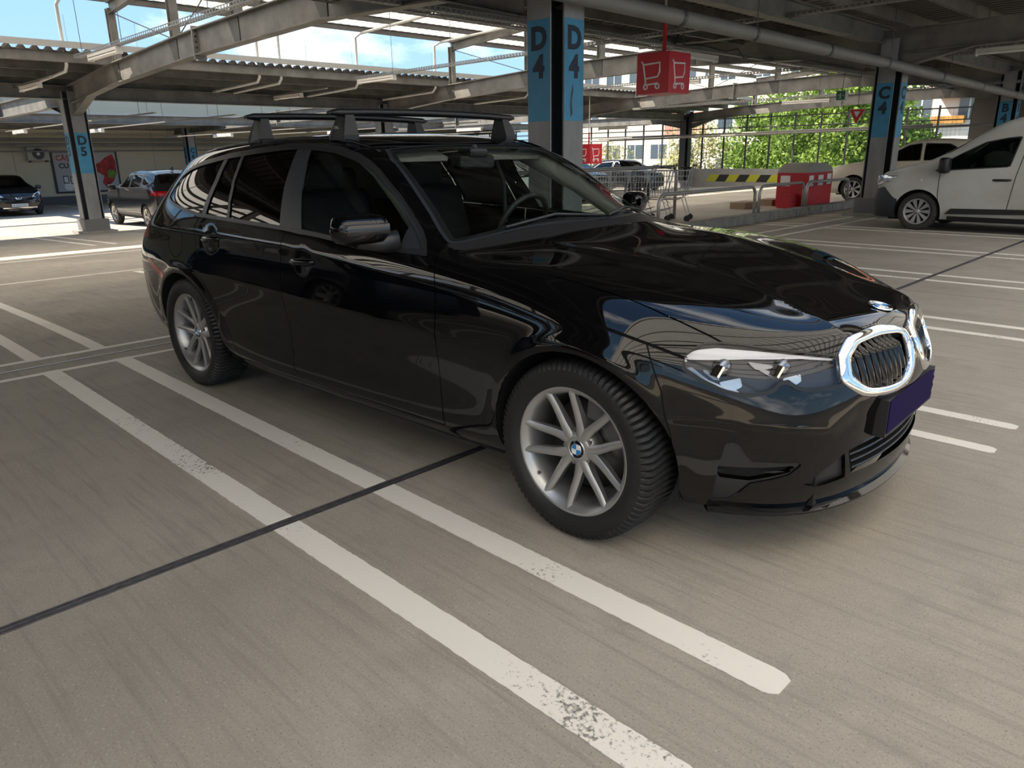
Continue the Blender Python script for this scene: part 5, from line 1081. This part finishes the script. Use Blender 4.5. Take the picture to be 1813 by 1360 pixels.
# red cube signs with a trolley pictogram
def pict(parent,face,sz,m):
    """trolley icon drawn with flat tubes; face(u,v)->3D"""
    b=B(); P2=lambda u,v:Vector(face(u*sz,v*sz)); r=.024*sz
    b.tube([P2(-.34,.30),P2(-.29,.24),P2(-.20,-.22),P2(-.24,-.28)],r,6); b.tube([P2(-.28,.22),P2(.22,.24),P2(.22,.02),P2(.16,-.09),P2(-.20,-.12)],r,6); b.tube([P2(-.22,-.27),P2(.18,-.25)],r,6)
    for u in (-.20,.16): b.tube([P2(u+.055*math.cos(a),-.32+.055*math.sin(a)) for a in np.linspace(0,2*PI,13)],r*.9,6,False)
    return b.build('trolley_pictogram',m,parent)
def cube(loc,s,lab,rod=1):
    t=empty('cube_sign',loc,label=lab,cat='sign',group='red hanging trolley signs'); h=s/2
    b=B(); b.box(-h,h,-h,h,-h,h); b.build('cube_body',REDP,t)
    pict(t,lambda u,v:(u,-h-.001,v),s*1.02,WHITEP); pict(t,lambda u,v:(h+.001,u,v),s*1.02,WHITEP)
    b=B(); b.box(-.02,.02,-.02,.02,h,h+.42); b.build('hanger_bar',REDP,t); b=B(); b.box(-.012,.012,-.012,.012,h+.4,3.75-loc[2]); b.build('hanger_rod',WHITEPIPE,t)
    return t
cube((-4.86,6.84,2.35),.53,'red cube sign with white trolley pictogram hanging right of column D 4')
cube((-17.4,20.6,1.25),.72,'smaller looking red trolley sign against the fence right of column D 4')
# yield sign, exit sign
def tri(r0,z): return [(-r0,0,z),(r0,0,z),(0,0,z-r0*1.73)]
ys_=empty('yield_sign',(-5.84,16.5,2.2),.0,label='red and white inverted triangle sign hanging before the trees',cat='sign')
for r0,m,y,zo in ((.20,WHITEP,0,0.0),(.185,REDP,-.004,-.008),(.075,WHITEP,-.008,-.055)):
    v=tri(r0,zo); mk('sign_face',[(a,y-.003,c) for a,_,c in v]+[(a,y,c) for a,_,c in v],[(0,2,1),(3,4,5),(0,1,4,3),(1,2,5,4),(2,0,3,5)],m,ys_)
b=B(); b.tube([(0,.01,0),(0,.01,1.35)],.008,5); b.build('hanger',STEELD,ys_)
ex=empty('exit_sign',(-5.44,14.5,2.4),.0,label='small green running man exit sign box hanging left of column C 4',cat='sign')
b=B(); b.box(-.10,.10,-.04,.10,-.10,.10); b.build('sign_box',LAMPW,ex); b=B(); b.box(-.09,.09,-.044,-.041,-.09,.09); b.build('sign_face',mat('exit_green',(.0,.16,.06),.4),ex)
b=B(); b.box(-.02,.0,-.047,-.044,-.03,.04); b.box(-.06,-.02,-.047,-.044,.0,.012); b.tube([(-.01,-.046,.055),(-.01,-.046,.056)],.014,6); b.bar((-.01,-.046,-.03),(-.045,-.046,-.07),.012,.003,(0,1,0)); b.bar((-.005,-.046,-.03),(.02,-.046,-.065),.012,.003,(0,1,0)); b.bar((.03,-.046,0),(.07,-.046,0),.012,.003,(0,1,0)); b.build('pictogram',WHITEP,ex)
b=B(); b.tube([(0,.03,.1),(0,.03,1.0)],.006,5); b.build('hanger',STEELD,ex)
# wall poster and air conditioner
po=empty('wall_poster',(-37.96,8.85,.8),PI/2,label='large framed advert with red fruit and black lettering on the cream wall',cat='poster')
b=B(); b.box(-1.42,1.42,-.02,.03,-.93,.95); b.build('poster_frame',mat('frame_black',(.02,.02,.02),.5),po)
b=B(); b.box(-1.33,1.33,-.035,-.021,-.85,.87); b.build('poster_sheet',mat('poster_grey',(.42,.42,.43),.6),po)
RT=mat('poster_red_text',(.45,.02,.03),.6)
text('lettering','CÂȘT',.30,(-1.22,-.04,.62),(PI/2,0,0),RT,po,bold=.006,align='LEFT'); text('lettering','CU',.30,(-1.15,-.04,.28),(PI/2,0,0),LETTER,po,bold=.008,align='LEFT')
b=B(); b.box(-.62,-.40,-.04,-.036,.18,.38); rd=b.build('logo_square',REDP,po)
b=B(); b.box(-.60,-.52,-.045,-.041,.29,.36); b.box(-.50,-.42,-.045,-.041,.29,.36); b.box(-.60,-.52,-.045,-.041,.20,.27); b.build('logo_quarter',WHITEP,po)
for x0,z0,wd,ht in ((-1.05,-.32,.22,.34),(-.75,-.36,.28,.34)):
    b=B(); b.box(x0,x0+wd,-.042,-.036,z0-ht/2,z0+ht/2); f_=b.build('phone_drawing',LETTER,po); b=B(); b.box(x0+.03,x0+wd-.03,-.046,-.042,z0-ht/2+.04,z0+ht/2-.04); b.build('phone_screen',WHITEP,f_)
b=B(); b.lathe([(0,-.042),(.2,-.042),(.2,-.036)],20,'y',(-.85,0,-.62)); b.build('round_badge',WHITEP,po)
V=[(.15,.1),(.35,.32),(.62,.42),(.85,.62),(1.2,.78),(1.3,.45),(1.28,-.1),(1.1,-.45),(.75,-.75),(.6,-.5),(.72,-.2),(.45,-.02),(.2,-.05)]
mk('fruit_splash',[(a,-.040,c) for a,c in V],[tuple(range(len(V)))],mat('fruit_red',(.42,.02,.02),.6,var=.7,vscale=5,dark=(.12,.01,.01)),po)
b=B(); b.lathe([(0,-.044),(.2,-.044),(.2,-.036)],14,'y',(1.05,0,-.12)); b.build('green_leaf_patch',mat('leaf_green',(.16,.26,.03),.6,var=.5,vscale=9),po)
ac=empty('air_conditioner',(-37.9,6.9,1.62),PI/2,label='outdoor air conditioner unit on the cream wall left of the poster',cat='air conditioner')
b=B(); b.box(-.43,.43,-.32,.0,-.28,.28); b.build('casing',mat('ac_beige',(.40,.38,.33),.6),ac); b=B(); b.lathe([(.05,-.325),(.22,-.33),(.24,-.325)],20,'y',(0,0,0)); b.build('fan_grille',SATIN,ac)
b=B(); b.lathe([(0,-.331),(.06,-.335),(.07,-.33)],12,'y'); b.build('fan_hub',LAMPW,ac); b=B(); b.box(-.35,-.30,-.34,.05,-.36,-.28); b.box(.30,.35,-.34,.05,-.36,-.28); b.build('bracket',STEELD,ac)
# litter
for x,y,lab in [(.55,.10,'tiny pale scrap of paper on the floor under the front of the black car'),(-1.4,5.2,'small white scrap on the floor right of the black car')]:
    b=B(); b.add([(-.012,-.008,0),(.014,-.006,.002),(.012,.01,.001),(-.01,.008,.004),(0,0,.006)],[(0,1,4),(1,2,4),(2,3,4),(3,0,4)]); o=b.build('paper_scrap',WHITEP); o.location=(x,y,.002+gz(x)); tag(o,label=lab,cat='litter')
# ============================================================ outside the car park
b=B(); b.add([(-160,33,-6),(120,33,-6),(120,260,-6),(-160,260,-6)],[(0,1,2,3)]); b.add([(-160,-260,-6),(120,-260,-6),(120,-46,-6),(-160,-46,-6)],[(0,1,2,3)])
b.build('ground_outside',mat('street_ground',(.20,.20,.17),.9,var=.4,vscale=.1,dark=(.10,.13,.05)),kind='structure')
def building(loc,L_,D,Hh,m,lab,rows,cols,face=-1,ww=1.5,wh_=1.7,sp=3.2,z0=.4,fl=4.05,band=None,extras=None):
    t=empty('apartment_building',loc,label=lab,cat='building')
    b=B(); b.box(0,L_,0,D,0,Hh); b.build('wall',m,t); fy=-.02 if face<0 else D+.02
    WF=mat('window_frame_white',(.6,.6,.58),.5); WG=mat('far_window_glass',(.07,.09,.11),.1)
    for r in range(rows):
        for c in range(cols):
            x=1.2+c*sp; z=z0+6+r*fl
            if x+ww>L_-.5 or z+wh_>Hh: continue
            b=B(); b.box(x,x+ww,min(fy,fy*.5),max(fy,fy*.5)+.02,z,z+wh_); w_=b.build('window',WF,t)
            b=B(); y0=fy-.03 if face<0 else fy+.03
            for k in (0,1): b.box(x+.08+k*ww/2,x+ww/2-.06+k*ww/2,min(y0,fy),max(y0,fy),z+.1,z+wh_-.1)
            b.build('pane',WG,w_)
    if band:
        for (x0,x1,zz0,zz1) in band: b=B(); b.box(x0,x1,-.05,0,zz0,zz1); b.build('red_panel',mat('balcony_red',(.42,.20,.16),.7),t)
    return t
building((-66,70,-6),27,12,17,mat('cream_facade',(.60,.56,.48),.8),'cream apartment block with rows of white windows behind the fence',3,8,band=[(19,24.5,8.9,11.2)],ww=2.2)
bw=building((-36,60,-6),34,12,22,mat('white_facade',(.66,.62,.56),.8,var=.05,vscale=.5),'white apartment block at the right behind the fence with an orange awning',4,9,z0=-1.0)
b=B(); b.box(19.2,21.4,-.9,0,10.6,12.0); b.build('orange_awning',mat('awning_orange',(.60,.16,.06),.7),bw); b=B(); b.box(18.9,21.0,-.5,-.02,8.9,9.4); b.build('flower_box',mat('flower_orange',(.45,.22,.05),.8,var=.5,vscale=3),bw)
b=B(); b.box(20.0,21.2,-.5,-.02,6.6,7.6); b.build('air_conditioner_unit',LAMPW,bw); b=B(); b.box(24.5,34,.2,11.8,-.1,-.05); 
building((-30,-95,-6),60,12,16,mat('cream_facade',(.60,.56,.48),.8),'long cream block behind the camera side of the car park',3,16,face=1)
building((-110,62,-6),36,12,15,mat('grey_facade',(.45,.45,.44),.8),'grey block far left behind the fence',3,9)
# trees: leaves as small quads on clumps around a branching trunk
def leafmat(name,c1,c2):
    m=bpy.data.materials.new(name); m.use_nodes=True; t=m.node_tree; b=t.nodes['Principled BSDF']; b.inputs['Roughness'].default_value=.6
    g=nd(t,'ShaderNodeNewGeometry'); x=nd(t,'ShaderNodeMix',data_type='RGBA'); x.inputs[6].default_value=(*c1,1); x.inputs[7].default_value=(*c2,1); t.links.new(g.outputs['Random Per Island'],x.inputs[0]); t.links.new(x.outputs[2],b.inputs['Base Color'])
    tr=nd(t,'ShaderNodeBsdfTranslucent'); t.links.new(x.outputs[2],tr.inputs[0]); ms=nd(t,'ShaderNodeMixShader'); ms.inputs[0].default_value=.35; o=t.nodes['Material Output']; t.links.new(b.outputs[0],ms.inputs[1]); t.links.new(tr.outputs[0],ms.inputs[2]); t.links.new(ms.outputs[0],o.inputs[0]); return m
LG=leafmat('leaf_bright_green',(.09,.17,.02),(.26,.37,.06)); LB=leafmat('leaf_blossom',(.30,.32,.10),(.55,.50,.30)); BARK=mat('bark',(.09,.07,.05),.9,var=.3,vscale=8)
rng=np.random.RandomState(5)
def tree(loc,h,r,lab,m,n=9000,bare=False):
    t=empty('tree',loc,label=lab,cat='tree'); b=B(); b.tube([(0,0,0),(.1,0,h*.3),(0,.1,h*.6)],[.28,.2,.1],8)
    for k in range(26 if bare else 12):
        a=rng.rand()*6.28; e=rng.uniform(.3,1.2); L_=r*rng.uniform(.6,1.0); z=h*rng.uniform(.25,.6); p=Vector((0,0,z)); q=p+Vector((math.cos(a)*math.cos(e),math.sin(a)*math.cos(e),math.sin(e)))*L_; mid_=(p+q)/2+Vector(rng.normal(0,.2,3)); b.tube([p,mid_,q],[.09,.05,.015],5)
    b.build('trunk',BARK,t)
    nc=34; C_=rng.normal(0,1,(nc,3)); C_/=np.linalg.norm(C_,axis=1)[:,None]; C_*=(rng.rand(nc,1)**.33)*np.array([[r,r,h*.36]])*.8; C_[:,2]+=h*.60; R=rng.uniform(.28,.48,nc)*r
    i=rng.randint(0,nc,n); d=rng.normal(0,1,(n,3)); d/=np.linalg.norm(d,axis=1)[:,None]; c=C_[i]+d*(R[i]*rng.uniform(.75,1.05,n))[:,None]; s=rng.uniform(.07,.15,n)[:,None]
    u=rng.normal(0,1,(n,3)); u/=np.linalg.norm(u,axis=1)[:,None]; v=np.cross(u,d+rng.normal(0,.4,(n,3))); v/=np.linalg.norm(v,axis=1)[:,None]
    V=np.stack([c-u*s,c-v*s*.6,c+u*s,c+v*s*.6],1).reshape(-1,3); me=bpy.data.meshes.new('crown'); me.vertices.add(4*n); me.vertices.foreach_set('co',V.ravel()); me.loops.add(4*n); me.polygons.add(n); me.polygons.foreach_set('loop_start',np.arange(n)*4); me.loops.foreach_set('vertex_index',np.arange(4*n,dtype=np.int32)); me.update(); me.materials.append(m)
    o=bpy.data.objects.new('crown',me); COL.objects.link(o); o.parent=t; o['kind']='stuff'; return t
tree((-17.5,43,-6),13.2,4.4,'large bright green tree left of column C 4 beyond the fence',LG,26000)
tree((-22.0,44,-6),11.2,3.4,'rounded bright green tree left of the large one beyond the fence',LG,18000)
tree((-14.2,39.5,-6),12.5,3.2,'bright green tree just left of column C 4 beyond the fence',LG,18000)
tree((-12.6,41,-6),9.4,2.0,'lower green bush tree right of column C 4 beyond the fence',LG,9000)
tree((-27.2,44,-6),10.2,2.6,'pale blossoming sparse tree beyond the dark corner column',LB,5000,True)
tree((-33.5,43,-6),9.5,2.2,'thin pale tree in front of the cream block',LB,2200,True)
tree((-38.5,44,-6),8.2,2.0,'low green tree at the foot of the cream block',LG,5000)
